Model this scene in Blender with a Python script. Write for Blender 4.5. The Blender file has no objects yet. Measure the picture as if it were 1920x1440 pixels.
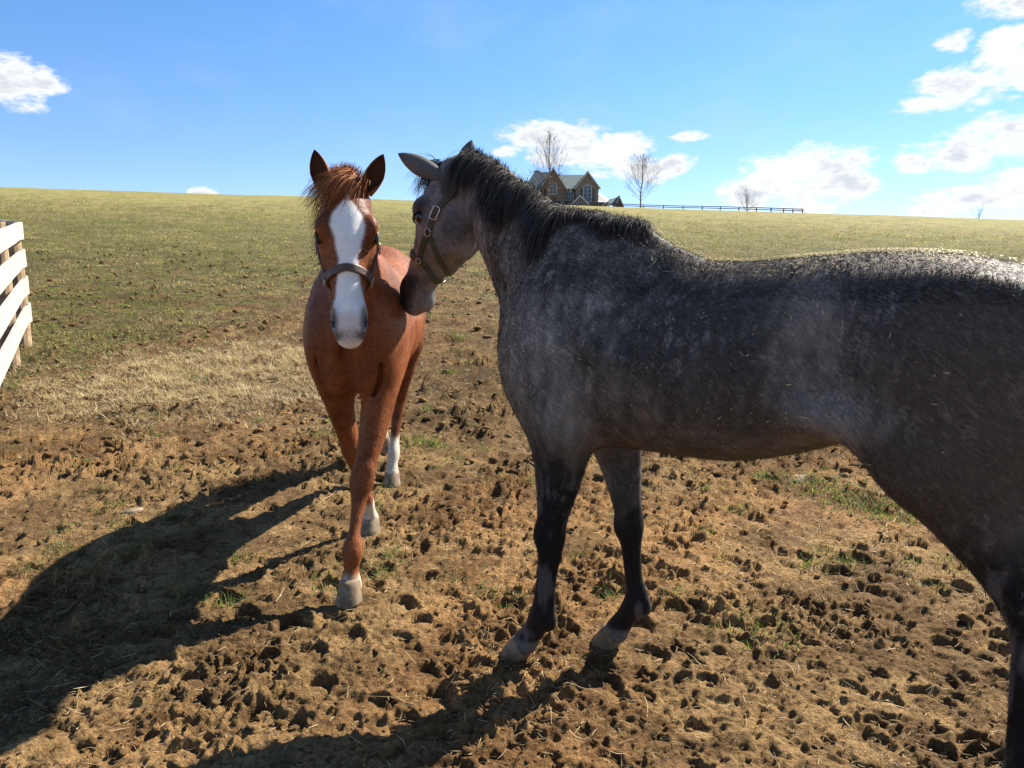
import bpy, math, random
import numpy as np
import openvdb
from mathutils import Vector

random.seed(7)
rng = np.random.default_rng(11)
scene = bpy.context.scene
col = scene.collection
R = math.radians

# ------------------------------------------------------------------ camera
cam_d = bpy.data.cameras.new('camera')
cam = bpy.data.objects.new('camera', cam_d)
col.objects.link(cam)
cam_d.sensor_width = 36.0
cam_d.lens = 36.0 * 1370 / 1920
cam_d.clip_start = 0.05
cam_d.clip_end = 3000
EYE = 1.53
PITCH = math.atan(215 / 1370)
cam.location = (0, 0, EYE)
cam.rotation_euler = (math.pi / 2 - PITCH, 0, 0)
scene.camera = cam

# ------------------------------------------------------------------ light
SUN_EL, SUN_AZ = R(41), R(49)          # azimuth from +Y towards +X: the sun stands behind and to the right
S_DIR = Vector((math.sin(SUN_AZ) * math.cos(SUN_EL), math.cos(SUN_AZ) * math.cos(SUN_EL), math.sin(SUN_EL)))
sun_d = bpy.data.lights.new('sun', 'SUN')
sun_d.energy = 5.0
sun_d.angle = R(0.53)
sun_d.color = (1.0, 0.93, 0.82)
sun = bpy.data.objects.new('sun', sun_d)
col.objects.link(sun)
sun.rotation_euler = S_DIR.to_track_quat('Z', 'Y').to_euler()
scene.view_settings.view_transform = 'Standard'
scene.view_settings.look = 'None'
scene.view_settings.exposure = 1.5
scene.view_settings.gamma = 1.0
scene.view_settings.use_curve_mapping = False

world = bpy.data.worlds.new('World')
scene.world = world
world.use_nodes = True


class NT:
    """tiny helper round a node tree"""
    def __init__(s, tree):
        s.t = tree; s.n = tree.nodes; s.l = tree.links

    def node(s, kind, **kw):
        nd = s.n.new(kind)
        for k, v in kw.items():
            setattr(nd, k, v)
        return nd

    def put(s, sock, v):
        if hasattr(v, 'default_value') or hasattr(v, 'is_linked'):
            s.l.new(v, sock)
        elif v is not None:
            sock.default_value = v

    def math(s, op, a, b=None, c=None, clamp=False):
        nd = s.node('ShaderNodeMath', operation=op, use_clamp=clamp)
        s.put(nd.inputs[0], a)
        if b is not None: s.put(nd.inputs[1], b)
        if c is not None: s.put(nd.inputs[2], c)
        return nd.outputs[0]

    def mix(s, f, a, b, blend='MIX'):
        nd = s.node('ShaderNodeMix', data_type='RGBA', blend_type=blend)
        s.put(nd.inputs[0], f)
        s.put(nd.inputs[6], a if not isinstance(a, tuple) else (*a[:3], 1))
        s.put(nd.inputs[7], b if not isinstance(b, tuple) else (*b[:3], 1))
        return nd.outputs[2]

    def noise(s, vec, scale, detail=3, rough=0.55, out=0):
        nd = s.node('ShaderNodeTexNoise')
        if vec is not None: s.l.new(vec, nd.inputs['Vector'])
        nd.inputs['Scale'].default_value = scale
        nd.inputs['Detail'].default_value = detail
        nd.inputs['Roughness'].default_value = rough
        return nd.outputs[out]

    def ramp(s, f, lo, hi, a=0.0, b=1.0, smooth=True):
        nd = s.node('ShaderNodeMapRange', interpolation_type='SMOOTHSTEP' if smooth else 'LINEAR')
        s.put(nd.inputs[0], f)
        for i, v in enumerate((lo, hi, a, b)):
            s.put(nd.inputs[i + 1], v)
        return nd.outputs[0]


# sky: Nishita air, with fair-weather cumulus over it by direction (azimuth, elevation in degrees)
w = NT(world.node_tree)
w.n.clear()
sky = w.node('ShaderNodeTexSky', sky_type='NISHITA', sun_disc=False, sun_elevation=SUN_EL,
             sun_rotation=SUN_AZ, altitude=600, air_density=0.9, dust_density=0.0, ozone_density=1.6)
tc = w.node('ShaderNodeTexCoord')
sep = w.node('ShaderNodeSeparateXYZ')
w.l.new(tc.outputs['Generated'], sep.inputs[0])
az = w.math('MULTIPLY', w.math('ARCTAN2', sep.outputs[0], sep.outputs[1]), 57.2958)
el = w.math('MULTIPLY', w.math('ARCSINE', sep.outputs[2]), 57.2958)
CLOUDS = [(-33.7, 11.4, 2.9, 1.7), (-31.2, 11.6, 1.5, 0.8),
          (2.3, 9.9, 3.6, 1.15), (4.2, 9.2, 3.9, 1.6), (7.2, 8.6, 3.8, 1.8), (8.6, 9.4, 1.7, 0.9), (9.6, 7.3, 2.6, 1.3), (12.2, 7.7, 1.6, 0.8), (-0.3, 8.75, 1.4, 0.5),
          (19.8, 6.5, 3.9, 1.7), (17.2, 5.5, 2.0, 1.4), (22.8, 7.2, 2.6, 1.6), (21.2, 4.4, 2.2, 1.2), (23.8, 5.7, 2.3, 1.3),
          (30.6, 11.5, 3.0, 1.5), (32.8, 12.2, 2.8, 1.4), (28.4, 10.6, 1.8, 0.7), (35.0, 13.0, 2.4, 1.3),
          (30.4, 7.4, 2.9, 1.3), (33.2, 8.3, 2.8, 1.6), (28.0, 7.0, 1.5, 0.8), (35.8, 9.0, 2.4, 1.6),
          (32.0, 4.5, 3.4, 1.0), (35.0, 5.1, 3.2, 1.3), (29.6, 3.9, 2.2, 0.5),
          (32.6, 16.0, 2.4, 0.9), (29.6, 14.1, 1.4, 0.7), (33.0, 13.9, 2.4, 0.7), (-22.4, 5.3, 1.0, 0.42), (13.0, 9.55, 1.5, 0.4)]
mask = None
for a0, e0, ra, re in CLOUDS:
    ra *= 1.02; re *= 1.04
    dx = w.math('MULTIPLY', w.math('SUBTRACT', az, a0), 1 / ra)
    dy = w.math('MULTIPLY', w.math('SUBTRACT', el, e0), 1 / re)
    d2 = w.math('MULTIPLY_ADD', dx, dx, w.math('MULTIPLY', dy, dy))
    m = w.math('SUBTRACT', 1.0, d2)
    mask = m if mask is None else w.math('MAXIMUM', mask, m)
# the same kind of clouds goes on all round
mp = w.node('ShaderNodeMapping')
mp.inputs['Scale'].default_value = (1, 1, 2.2)
w.l.new(tc.outputs['Generated'], mp.inputs[0])
far = w.noise(mp.outputs[0], 4.2, 2, 0.5)
side = w.ramp(w.math('ABSOLUTE', az), 42, 55)
mask = w.math('MAXIMUM', mask, w.math('ADD', w.ramp(far, 0.50, 0.70, -1.2, 1.0), w.math('MULTIPLY', w.math('SUBTRACT', side, 1.0), 3.0)))
mask = w.math('MAXIMUM', mask, -2.2)
n1 = w.noise(mp.outputs[0], 24, 7, 0.62)
n2 = w.noise(mp.outputs[0], 75, 5, 0.6)
dens = w.math('ADD', w.math('MULTIPLY', mask, 0.62), w.math('MULTIPLY', w.math('SUBTRACT', n1, 0.5), 2.0))
dens = w.math('ADD', dens, w.math('MULTIPLY', w.math('SUBTRACT', n2, 0.5), 0.75))
alpha = w.ramp(dens, -0.08, 0.52)
thick = w.ramp(dens, 0.35, 0.85)
n3 = w.noise(mp.outputs[0], 11, 3, 0.45)
ccol = w.mix(w.math('MULTIPLY', thick, w.ramp(n3, 0.36, 0.54)), (6.1, 6.1, 6.1), (4.3, 4.5, 4.85))
wisp = w.noise(mp.outputs[0], 5, 5, 0.6)
veil = w.math('MULTIPLY', w.ramp(wisp, 0.45, 0.75), 0.16)
skyc = w.mix(1.0, sky.outputs[0], w.mix(w.ramp(el, 1, 20), (0.72, 0.79, 0.97), (0.62, 0.92, 1.16)), 'MULTIPLY')
skyc = w.mix(veil, skyc, (3.9, 4.6, 5.7))
skyc = w.mix(w.math('MULTIPLY', alpha, 0.97), skyc, ccol)
bg = w.node('ShaderNodeBackground')
w.l.new(skyc, bg.inputs[0])
bg.inputs[1].default_value = 0.062
wo = w.node('ShaderNodeOutputWorld')
w.l.new(bg.outputs[0], wo.inputs[0])


# ------------------------------------------------------------------ helpers
def _hash(ix, iy, iz, seed):
    h = (ix * 374761393 + iy * 668265263 + iz * 2147483647 + seed * 1274126177) & 0xFFFFFFFF
    h = ((h ^ (h >> 13)) * 1274126177) & 0xFFFFFFFF
    h = ((h ^ (h >> 16)) * 2246822519) & 0xFFFFFFFF
    return ((h ^ (h >> 15)) & 0xFFFFFF) / float(0xFFFFFF)


def vnoise(x, y, z=None, seed=0):
    """value noise 0..1"""
    x = np.asarray(x, float); y = np.asarray(y, float)
    ix = np.floor(x).astype(np.int64); iy = np.floor(y).astype(np.int64)
    fx = x - ix; fy = y - iy
    fx = fx * fx * fx * (fx * (fx * 6 - 15) + 10); fy = fy * fy * fy * (fy * (fy * 6 - 15) + 10)
    def lay(iz):
        a = _hash(ix, iy, iz, seed); b = _hash(ix + 1, iy, iz, seed)
        c = _hash(ix, iy + 1, iz, seed); d = _hash(ix + 1, iy + 1, iz, seed)
        return (a * (1 - fx) + b * fx) * (1 - fy) + (c * (1 - fx) + d * fx) * fy
    if z is None:
        return lay(np.zeros_like(ix))
    z = np.asarray(z, float)
    iz = np.floor(z).astype(np.int64); fz = z - iz
    fz = fz * fz * fz * (fz * (fz * 6 - 15) + 10)
    return lay(iz) * (1 - fz) + lay(iz + 1) * fz


def fbm(x, y, z=None, oct=4, seed=0, gain=0.5):
    s = 0; a = 1; t = 0; f = 1.0
    for i in range(oct):
        s = s + a * vnoise(x * f + 17.3 * i, y * f - 9.1 * i, None if z is None else z * f + 5.7 * i, seed + i)
        t += a; a *= gain; f *= 2.03
    return s / t


def sstep(a, b, x):
    t = np.clip((np.asarray(x, float) - a) / (b - a), 0, 1)
    return t * t * (3 - 2 * t)


def new_mesh(name, V, F, mat=None, parent=None, smooth=False, colors=None, attrs=None):
    """V (n,3), F (m,k) array or list of faces -> one mesh object"""
    me = bpy.data.meshes.new(name)
    V = np.asarray(V, np.float32)
    if isinstance(F, np.ndarray):
        m, k = F.shape
        me.vertices.add(len(V)); me.vertices.foreach_set('co', V.ravel())
        me.loops.add(m * k); me.loops.foreach_set('vertex_index', F.astype(np.int32).ravel())
        me.polygons.add(m)
        me.polygons.foreach_set('loop_start', np.arange(0, m * k, k, dtype=np.int32))
        me.update(calc_edges=True)
    else:
        me.from_pydata([tuple(map(float, v)) for v in V], [], [tuple(int(i) for i in f) for f in F])
        me.update()
    if smooth:
        me.polygons.foreach_set('use_smooth', np.ones(len(me.polygons), bool))
    if colors is not None:
        ca = me.color_attributes.new('tint', 'FLOAT_COLOR', 'POINT')
        c4 = np.ones((len(V), 4), np.float32); c4[:, :3] = colors
        ca.data.foreach_set('color', c4.ravel())
    for k2, a in (attrs or {}).items():
        a = np.asarray(a, np.float32)
        at = me.attributes.new(k2, 'FLOAT' if a.ndim == 1 else 'FLOAT_VECTOR', 'POINT')
        at.data.foreach_set('value' if a.ndim == 1 else 'vector', a.ravel())
    o = bpy.data.objects.new(name, me)
    col.objects.link(o)
    if mat: me.materials.append(mat)
    if parent: o.parent = parent
    return o


def tag(o, label=None, cat=None, group=None, kind=None):
    if label: o['label'] = label
    if cat: o['category'] = cat
    if group: o['group'] = group
    if kind: o['kind'] = kind
    return o


def empty(name, loc=(0, 0, 0), parent=None):
    o = bpy.data.objects.new(name, None)
    o.empty_display_size = 0.2
    col.objects.link(o)
    o.location = loc
    if parent: o.parent = parent
    return o


def mat(name):
    m = bpy.data.materials.new(name); m.use_nodes = True
    nt = NT(m.node_tree)
    b = m.node_tree.nodes['Principled BSDF']
    return m, nt, b


def simple(name, colr, rough=0.7, var=0.15, scale=8.0, metal=0.0, bump=0.0, spec=0.5):
    m, nt, b = mat(name)
    t = nt.node('ShaderNodeTexCoord')
    n = nt.noise(t.outputs['Object'], scale, 4, 0.6)
    c = nt.mix(nt.ramp(n, 0.3, 0.7), tuple(x * (1 - var) for x in colr), tuple(min(1, x * (1 + var)) for x in colr))
    nt.l.new(c, b.inputs['Base Color'])
    b.inputs['Roughness'].default_value = rough
    b.inputs['Metallic'].default_value = metal
    b.inputs['Specular IOR Level'].default_value = spec
    if bump:
        bn = nt.node('ShaderNodeBump'); bn.inputs['Strength'].default_value = bump
        bn.inputs['Distance'].default_value = 0.01
        nt.l.new(n, bn.inputs['Height']); nt.l.new(bn.outputs[0], b.inputs['Normal'])
    return m


def box_vf(x0, x1, y0, y1, z0, z1):
    V = [(x, y, z) for z in (z0, z1) for y in (y0, y1) for x in (x0, x1)]
    F = [(0, 2, 3, 1), (4, 5, 7, 6), (0, 1, 5, 4), (2, 6, 7, 3), (0, 4, 6, 2), (1, 3, 7, 5)]
    return V, F


class MB:
    def __init__(s): s.V = []; s.F = []

    def add(s, V, F):
        o = len(s.V); s.V += [tuple(v) for v in V]; s.F += [tuple(i + o for i in f) for f in F]; return s

    def box(s, *a): return s.add(*box_vf(*a))

    def tube(s, P, r, n=8, caps=True):
        P = [Vector(p) for p in P]
        rs = r if isinstance(r, (list, tuple)) else [r] * len(P)
        o = len(s.V); up = Vector((0.31, 0.12, 0.94)).normalized()
        for i, p in enumerate(P):
            t = (P[min(i + 1, len(P) - 1)] - P[max(i - 1, 0)]).normalized()
            a = t.cross(up)
            if a.length < 1e-3: a = t.cross(Vector((1, 0, 0)))
            a.normalize(); b = t.cross(a)
            for k in range(n):
                q = p + (a * math.cos(2 * math.pi * k / n) + b * math.sin(2 * math.pi * k / n)) * rs[i]
                s.V.append(tuple(q))
        for i in range(len(P) - 1):
            for k in range(n):
                s.F.append((o + i * n + k, o + i * n + (k + 1) % n, o + (i + 1) * n + (k + 1) % n, o + (i + 1) * n + k))
        if caps:
            s.F.append(tuple(o + k for k in range(n))[::-1])
            s.F.append(tuple(o + (len(P) - 1) * n + k for k in range(n)))
        return s

    def build(s, name, m=None, parent=None, smooth=False):
        return new_mesh(name, np.array(s.V), s.F, m, parent, smooth)


# ------------------------------------------------------------------ ground
_ky = [-400, 2.5, 5, 10, 120, 170, 200, 235, 420]
_ks = [0.0, 0.0, 0.085, 0.098, 0.102, 0.086, 0.06, 0.0, -0.03]
_ty = np.concatenate([np.arange(-400, 0, 5.0), np.arange(0, 420, 0.05)])
_tz = np.concatenate([[0], np.cumsum(np.interp((_ty[1:] + _ty[:-1]) / 2, _ky, _ks) * np.diff(_ty))])


def ground_macro(x, y):
    x = np.asarray(x, float); y = np.asarray(y, float)
    z = np.interp(y, _ty, _tz)
    return z - 0.0315 * np.clip(x, -260, 260) * sstep(2.5, 7.5, y) + 0.35 * (fbm(x / 22, y / 22, oct=2, seed=40) - 0.5) * sstep(12, 60, y)


# hoof prints: rounded pads with a dark crescent behind them, trampled all over the near ground
NP_ = 3200
hp = np.column_stack([rng.uniform(-4.6, 4.6, NP_), rng.uniform(1.1, 8.5, NP_) , rng.normal(0.9, 1.0, NP_), rng.uniform(0.046, 0.078, NP_), rng.uniform(0.3, 1.0, NP_)])
# where each hoof stands the soil is level
FEET = []


def mudness(x, y):
    """1 bare trampled soil, 0 turf"""
    d = y + (1.6 + 0.5 * np.clip(y - 6, 0, 14)) * (fbm(x / 1.7, y / 1.7, oct=3, seed=3) - 0.5)
    m = 1 - 0.30 * sstep(5.5, 12, d) - 0.36 * sstep(11, 32, d) - 0.34 * sstep(28, 70, d)
    m = m - 0.26 * sstep(-3.4, -5.0, x) * sstep(4.5, 6.5, y)
    return np.clip(m, 0, 1)


def strawness(x, y):
    s = np.exp(-(((x + 2.75) / 1.15) ** 2 + ((y - 7.7) / 1.35) ** 2))
    s = s + 0.45 * np.exp(-(((x + 4.2) / 1.1) ** 2 + ((y - 6.8) / 0.9) ** 2))
    return np.clip(s * (0.5 + 1.1 * fbm(x / 0.5, y / 0.5, oct=3, seed=9)), 0, 1)


def ground_detail(x, y, cell=0.012):
    x = np.asarray(x, float); y = np.asarray(y, float)
    shp = x.shape; x = x.ravel(); y = y.ravel(); cell = np.broadcast_to(cell, shp).ravel()
    near = (1 - sstep(9, 30, y)) * sstep(-12, -3, y)
    m = mudness(x, y)
    z = 0.075 * (fbm(x / 0.9, y / 0.9, oct=2, seed=21) - 0.5) * near
    # clods: ridged noise, cut out where the soil has been smoothed by hooves
    c1 = fbm(x / 0.115 + 0.8 * vnoise(x * 7, y * 7, seed=77), y / 0.115, oct=3, seed=31, gain=0.6)
    smooth = sstep(0.40, 0.58, vnoise(x / 0.5, y / 0.5, seed=55))
    z += (0.042 * np.abs(c1 - 0.5) * 2 + 0.030 * (c1 - 0.5)) * near * (0.38 + 0.85 * smooth) * (0.45 + 0.55 * m) * (1 + 1.1 * sstep(4.5, 7.5, y)) * sstep(0.22, 0.06, cell)
    c2 = vnoise(x / 0.034, y / 0.034, seed=32)
    c2 = 1 - 1.6 * np.abs(c2 - 0.5)
    c3 = vnoise(x / 0.017, y / 0.017, seed=33)
    z += 0.040 * (c2 - 0.5) * near * (0.45 + 0.8 * smooth) * sstep(0.050, 0.016, cell)
    z += 0.019 * (c3 - 0.5) * near * sstep(0.016, 0.010, cell)
    z += 0.08 * (fbm(x / 0.6, y / 0.6, oct=3, seed=66) - 0.5) * sstep(7, 14, y) * (1 - sstep(30, 90, y))
    # prints
    idx = np.where((np.abs(x) < 4.8) & (y > 0.9) & (y < 8.8))[0]
    if len(idx):
        xs, ys = x[idx], y[idx]
        acc = np.zeros(len(idx)); flat = np.zeros(len(idx))
        order = np.argsort(ys); ysrt = ys[order]
        for px, py, a, r, dep in hp:
            i0 = np.searchsorted(ysrt, py - 0.22); i1 = np.searchsorted(ysrt, py + 0.22)
            if i1 <= i0: continue
            sel = order[i0:i1]
            sel = sel[np.abs(xs[sel] - px) < 0.22]
            if not len(sel): continue
            u = (xs[sel] - px) * math.cos(a) + (ys[sel] - py) * math.sin(a)
            v = -(xs[sel] - px) * math.sin(a) + (ys[sel] - py) * math.cos(a)
            d = np.sqrt((u / 1.15) ** 2 + v ** 2) / r
            ins = 1 - sstep(0.93, 1.04, d)
            dish = ins * (-0.010 - 0.021 * np.clip(u / r, -1, 1) + 0.016 * (1 - d))
            flat[sel] = np.maximum(flat[sel] * (d > 1.3), ins * dep)
            rim = 0.012 * np.exp(-((d - 1.22) / 0.16) ** 2) * (0.5 + 0.5 * np.clip(u / r, -1, 1))
            acc[sel] = acc[sel] * (1 - 0.75 * (d < 1.05) * dep) + (dish + rim) * dep
        z[idx] = z[idx] * (1 - 0.82 * flat * m[idx]) + acc * (0.35 + 0.65 * m[idx])
    for fx, fy, fz, fr in FEET:
        d = np.hypot(x - fx, y - fy)
        k = 1 - sstep(fr, fr * 2.0, d)
        z = z * (1 - k) + fz * k
    return z.reshape(shp)


def ground_z(x, y):
    return ground_macro(x, y) + ground_detail(x, y)


# ------------------------------------------------------------------ where the horses stand
GT = R(38)
G_O = np.array([0.133, 2.80, 0.0]); G_F = np.array([-math.cos(GT), math.sin(GT), 0.0]); G_L = np.array([-math.sin(GT), -math.cos(GT), 0.0])
C_O = np.array([-0.75, 3.45, 0.0]); C_F = np.array([0.0, -1.0, 0.0]); C_L = np.array([1.0, 0.0, 0.0])


def to_world(P, O, F, L):
    P = np.asarray(P, float)
    return O + P[..., 0:1] * F + P[..., 1:2] * L + P[..., 2:3] * np.array([0, 0, 1.0])


# hooves: local x, y, lift of the sole, pitch of the hoof (degrees, toe down), yaw
G_HOOF = dict(nf=(0.035, 0.13, 0.0, 0, 4), ff=(-0.205, -0.17, 0.0, 0, 0), nh=(-1.550, 0.14, 0, 0, 0), fh=(-1.81, -0.14, 0, 0, 0))
C_HOOF = dict(lf=(0.315, 0.012, 0.03, 6, -5), rf=(-0.555, -0.062, 0.0, 0, 0), lh=(-1.30, -0.058, 0.0, 0, 3), rh=(-1.93, -0.215, 0.015, 35, 0))


def hoof_base(h, O, F, L):
    p = to_world(np.array([h[0], h[1], 0.0]), O, F, L)
    return p[0], p[1], float(ground_macro(p[0], p[1]))


for H, fr in ((G_HOOF, (G_O, G_F, G_L)), (C_HOOF, (C_O, C_F, C_L))):
    for h in H.values():
        x, y, z = hoof_base(h, *fr)
        FEET.append((x, y, 0.006, 0.06))

# ------------------------------------------------------------------ ground sheet
def axis(a, b, h, lo, hi, grow):
    v = list(np.arange(a, b, h))
    s = h; x = b
    while x < hi: v.append(x); s *= grow; x += s
    v.append(hi)
    s = h; x = a - h
    pre = []
    while x > lo: pre.append(x); s *= grow; x -= s
    pre.append(lo)
    return np.array(pre[::-1] + v)


ux = axis(-0.84, 0.84, 0.0026, -1.7, 1.7, 1.12)
ux = np.concatenate([-1.7 - np.array([420, 160, 50, 16, 5, 1.5]), ux, 1.7 + np.array([1.5, 5, 16, 50, 160, 420])])
gy = [1.45]
while gy[-1] < 430: gy.append(gy[-1] + max(0.0062, 0.00098 * gy[-1] ** 2) if gy[-1] < 60 else gy[-1] + 3.6)
gy = np.array([-300, -160, -80, -40, -20, -10, -5, -2.5, -1.2, -0.5, 0, 0.3, 0.55, 0.75, 0.92, 1.06, 1.18, 1.28, 1.36, 1.41] + gy)
wy = np.maximum(gy, 1.2) + 0.6
uc = np.clip(ux, -1.7, 1.7)
X = uc[None, :] * wy[:, None] + (ux - uc)[None, :]
Y = np.repeat(gy[:, None], len(ux), 1)
gx = ux
cell = np.maximum(np.gradient(X, axis=1), np.gradient(gy)[:, None] * 0.9)
Z = ground_macro(X, Y) + ground_detail(X, Y, cell)
nx_, ny_ = len(gx), len(gy)
ii = np.arange(nx_ * ny_).reshape(ny_, nx_)
GF = np.stack([ii[:-1, :-1], ii[:-1, 1:], ii[1:, 1:], ii[1:, :-1]], -1).reshape(-1, 4)


def lerp(a, b, t):
    return np.asarray(a) * (1 - t[..., None]) + np.asarray(b) * t[..., None]


def soil_color(x, y):
    n = fbm(x / 0.35, y / 0.35, oct=4, seed=12)
    n2 = fbm(x / 0.07, y / 0.07, oct=3, seed=14)
    c = lerp((0.125, 0.073, 0.030), (0.285, 0.178, 0.076), sstep(0.32, 0.68, n * 0.6 + n2 * 0.4))
    red = sstep(0.5, 0.75, fbm(x / 1.1, y / 1.1, oct=2, seed=15))
    return lerp(c, c * np.array([1.06, 0.92, 0.84]), red * 0.7)


def turf_color(x, y):
    n = fbm(x / 2.3, y / 1.6, oct=4, seed=16)
    n2 = fbm(x / 0.3, y / 0.3, oct=3, seed=17)
    c = lerp((0.140, 0.150, 0.040), (0.280, 0.245, 0.088), sstep(0.3, 0.66, n * 0.6 + n2 * 0.4))
    n3 = fbm(x / 14, y / 9, oct=3, seed=18)
    return lerp(c, np.broadcast_to((0.215, 0.222, 0.066), c.shape), 0.6 * sstep(0.35, 0.7, n3))


def field_color(x, y):
    m = mudness(x, y)
    patch = fbm(x / 0.45, y / 0.45, oct=4, seed=19)
    far = sstep(12, 60, y)
    t = sstep(m - 0.16, m + 0.16, patch * 0.82 + 0.09)
    t = t * (1 - far) + far * (0.90 - 0.3 * sstep(0.6, 0.75, fbm(x / 3.0, y / 5.0, oct=3, seed=20)))
    c = lerp(soil_color(x, y), turf_color(x, y), t)
    s = strawness(x, y)
    return lerp(c, np.broadcast_to((0.36, 0.265, 0.125), c.shape), 0.45 * s), t


GC, turf_t = field_color(X, Y)
m_ground, nt, b = mat('trampled_soil_and_turf')
at = nt.node('ShaderNodeAttribute', attribute_name='tint')
tcg = nt.node('ShaderNodeTexCoord')
nA = nt.noise(tcg.outputs['Object'], 60, 5, 0.65)
nB = nt.noise(tcg.outputs['Object'], 9, 5, 0.6)
vA = nt.ramp(nA, 0.28, 0.72, 0.38, 1.55, False)
vB = nt.ramp(nB, 0.25, 0.75, 0.78, 1.2, False)
atT = nt.node('ShaderNodeAttribute', attribute_name='turf')
nD = nt.noise(tcg.outputs['Object'], 5.5, 6, 0.66)
nE = nt.noise(tcg.outputs['Object'], 14, 5, 0.6)
div = nt.math('MULTIPLY', nt.math('ADD', nt.ramp(nD, 0.52, 0.60), nt.ramp(nE, 0.55, 0.62), clamp=True), atT.outputs['Fac'])
tint_ = nt.mix(nt.math('MULTIPLY', div, 0.85), at.outputs['Color'], (0.085, 0.056, 0.030))
pal = nt.math('MULTIPLY', nt.ramp(nt.noise(tcg.outputs['Object'], 4.1, 6, 0.7), 0.52, 0.66, 0, 0.55), atT.outputs['Fac'])
tint_ = nt.mix(pal, tint_, (0.33, 0.27, 0.125))
cc = nt.mix(1.0, tint_, nt.math('MULTIPLY', vA, vB), 'MULTIPLY')
nt.l.new(cc, b.inputs['Base Color'])
b.inputs['Roughness'].default_value = 0.95
b.inputs['Specular IOR Level'].default_value = 0.12
bp = nt.node('ShaderNodeBump')
bp.inputs['Strength'].default_value = 0.9
bp.inputs['Distance'].default_value = 0.018
nt.l.new(nt.math('ADD', nt.noise(tcg.outputs['Object'], 130, 4, 0.7), nt.math('MULTIPLY', nA, 1.5)), bp.inputs['Height'])
bp2 = nt.node('ShaderNodeBump')
bp2.inputs['Distance'].default_value = 0.07
nt.l.new(nt.math('MULTIPLY', atT.outputs['Fac'], 0.8), bp2.inputs['Strength'])
nt.l.new(nt.math('SUBTRACT', nt.math('ADD', nE, nA), nt.math('MULTIPLY', nD, 1.0)), bp2.inputs['Height'])
nt.l.new(bp.outputs[0], bp2.inputs['Normal'])
nt.l.new(bp2.outputs[0], b.inputs['Normal'])
ground = new_mesh('ground', np.stack([X, Y, Z], -1).reshape(-1, 3), GF, m_ground, None, True, GC.reshape(-1, 3), {'turf': ((0.7 + 0.3 * turf_t) * sstep(3.5, 7, Y) * (1 - 0.55 * sstep(25, 110, Y))).ravel()})
tag(ground, kind='structure')


# ------------------------------------------------------------------ strands: ribbons along given paths
def ribbons(name, P, W, S, C, m, parent=None, smooth=True):
    n, k, _ = P.shape
    A = P - S * W[..., None]; B = P + S * W[..., None]
    V = np.stack([A, B], 2).reshape(-1, 3)
    Cc = np.repeat(C.reshape(n * k, 3), 2, 0)
    base = (np.arange(n) * k * 2)[:, None] + (np.arange(k - 1) * 2)[None, :]
    F = np.stack([base, base + 1, base + 3, base + 2], -1).reshape(-1, 4)
    return new_mesh(name, V, F, m, parent, smooth, Cc)


def strand_mat(name, rough=0.6, trans=0.0, spec=0.3):
    m, nt, b = mat(name)
    a = nt.node('ShaderNodeAttribute', attribute_name='tint')
    nt.l.new(a.outputs['Color'], b.inputs['Base Color'])
    b.inputs['Roughness'].default_value = rough
    b.inputs['Specular IOR Level'].default_value = spec
    if trans:
        tr = nt.node('ShaderNodeBsdfTranslucent')
        nt.l.new(a.outputs['Color'], tr.inputs['Color'])
        mx = nt.node('ShaderNodeMixShader'); mx.inputs[0].default_value = trans
        out = m.node_tree.nodes['Material Output']
        nt.l.new(b.outputs[0], mx.inputs[1]); nt.l.new(tr.outputs[0], mx.inputs[2]); nt.l.new(mx.outputs[0], out.inputs[0])
    return m


def rdir(n):
    a = rng.uniform(0, 2 * math.pi, n)
    return np.column_stack([np.cos(a), np.sin(a), np.zeros(n)])


def scatter_wedge(n, y0, y1, pw=1.0, half=0.80):
    """points spread over the ground with density falling with distance"""
    u = rng.random(n)
    if abs(pw - 1) < 1e-6: y = y0 * (y1 / y0) ** u
    else: y = (y0 ** (1 - pw) + u * (y1 ** (1 - pw) - y0 ** (1 - pw))) ** (1 / (1 - pw))
    x = rng.uniform(-half, half, n) * (y + 0.6)
    return x, y


def blades(x, y, h, wid, lean, c, k=3, upr=1.0):
    n = len(x)
    z = ground_z(x, y) - 0.004
    d = rdir(n)
    t = np.linspace(0, 1, k)[None, :, None]
    base = np.column_stack([x, y, z])[:, None, :]
    P = base + d[:, None, :] * (lean * h)[:, None, None] * t ** 1.7 + np.array([0, 0, 1.0]) * (h * upr)[:, None, None] * (t - 0.35 * lean[:, None, None] * t ** 2)
    S = np.stack([-d[:, 1], d[:, 0], d[:, 2]], -1) * 0.8 + rdir(n) * 0.5
    S /= np.linalg.norm(S, axis=1)[:, None]
    S = np.repeat(S[:, None, :], k, 1)
    W = wid[:, None] * (1 - 0.93 * np.linspace(0, 1, k)[None, :])
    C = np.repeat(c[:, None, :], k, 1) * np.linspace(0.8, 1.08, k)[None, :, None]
    return P, W, S, C


m_grass = strand_mat('grass_blade', 0.55, 0.55)
m_straw = strand_mat('dry_straw', 0.6, 0.35)

# turf: short tufts, greener and denser up the slope, sparse on the bare soil
x, y = scatter_wedge(60000, 2.0, 9, 0.9)
pr = (1 - mudness(x, y)) * 1.1 * sstep(0.40, 0.62, fbm(x / 0.45, y / 0.45, oct=4, seed=19)) + 0.015
keep = rng.random(len(x)) < pr
x, y = x[keep], y[keep]
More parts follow.
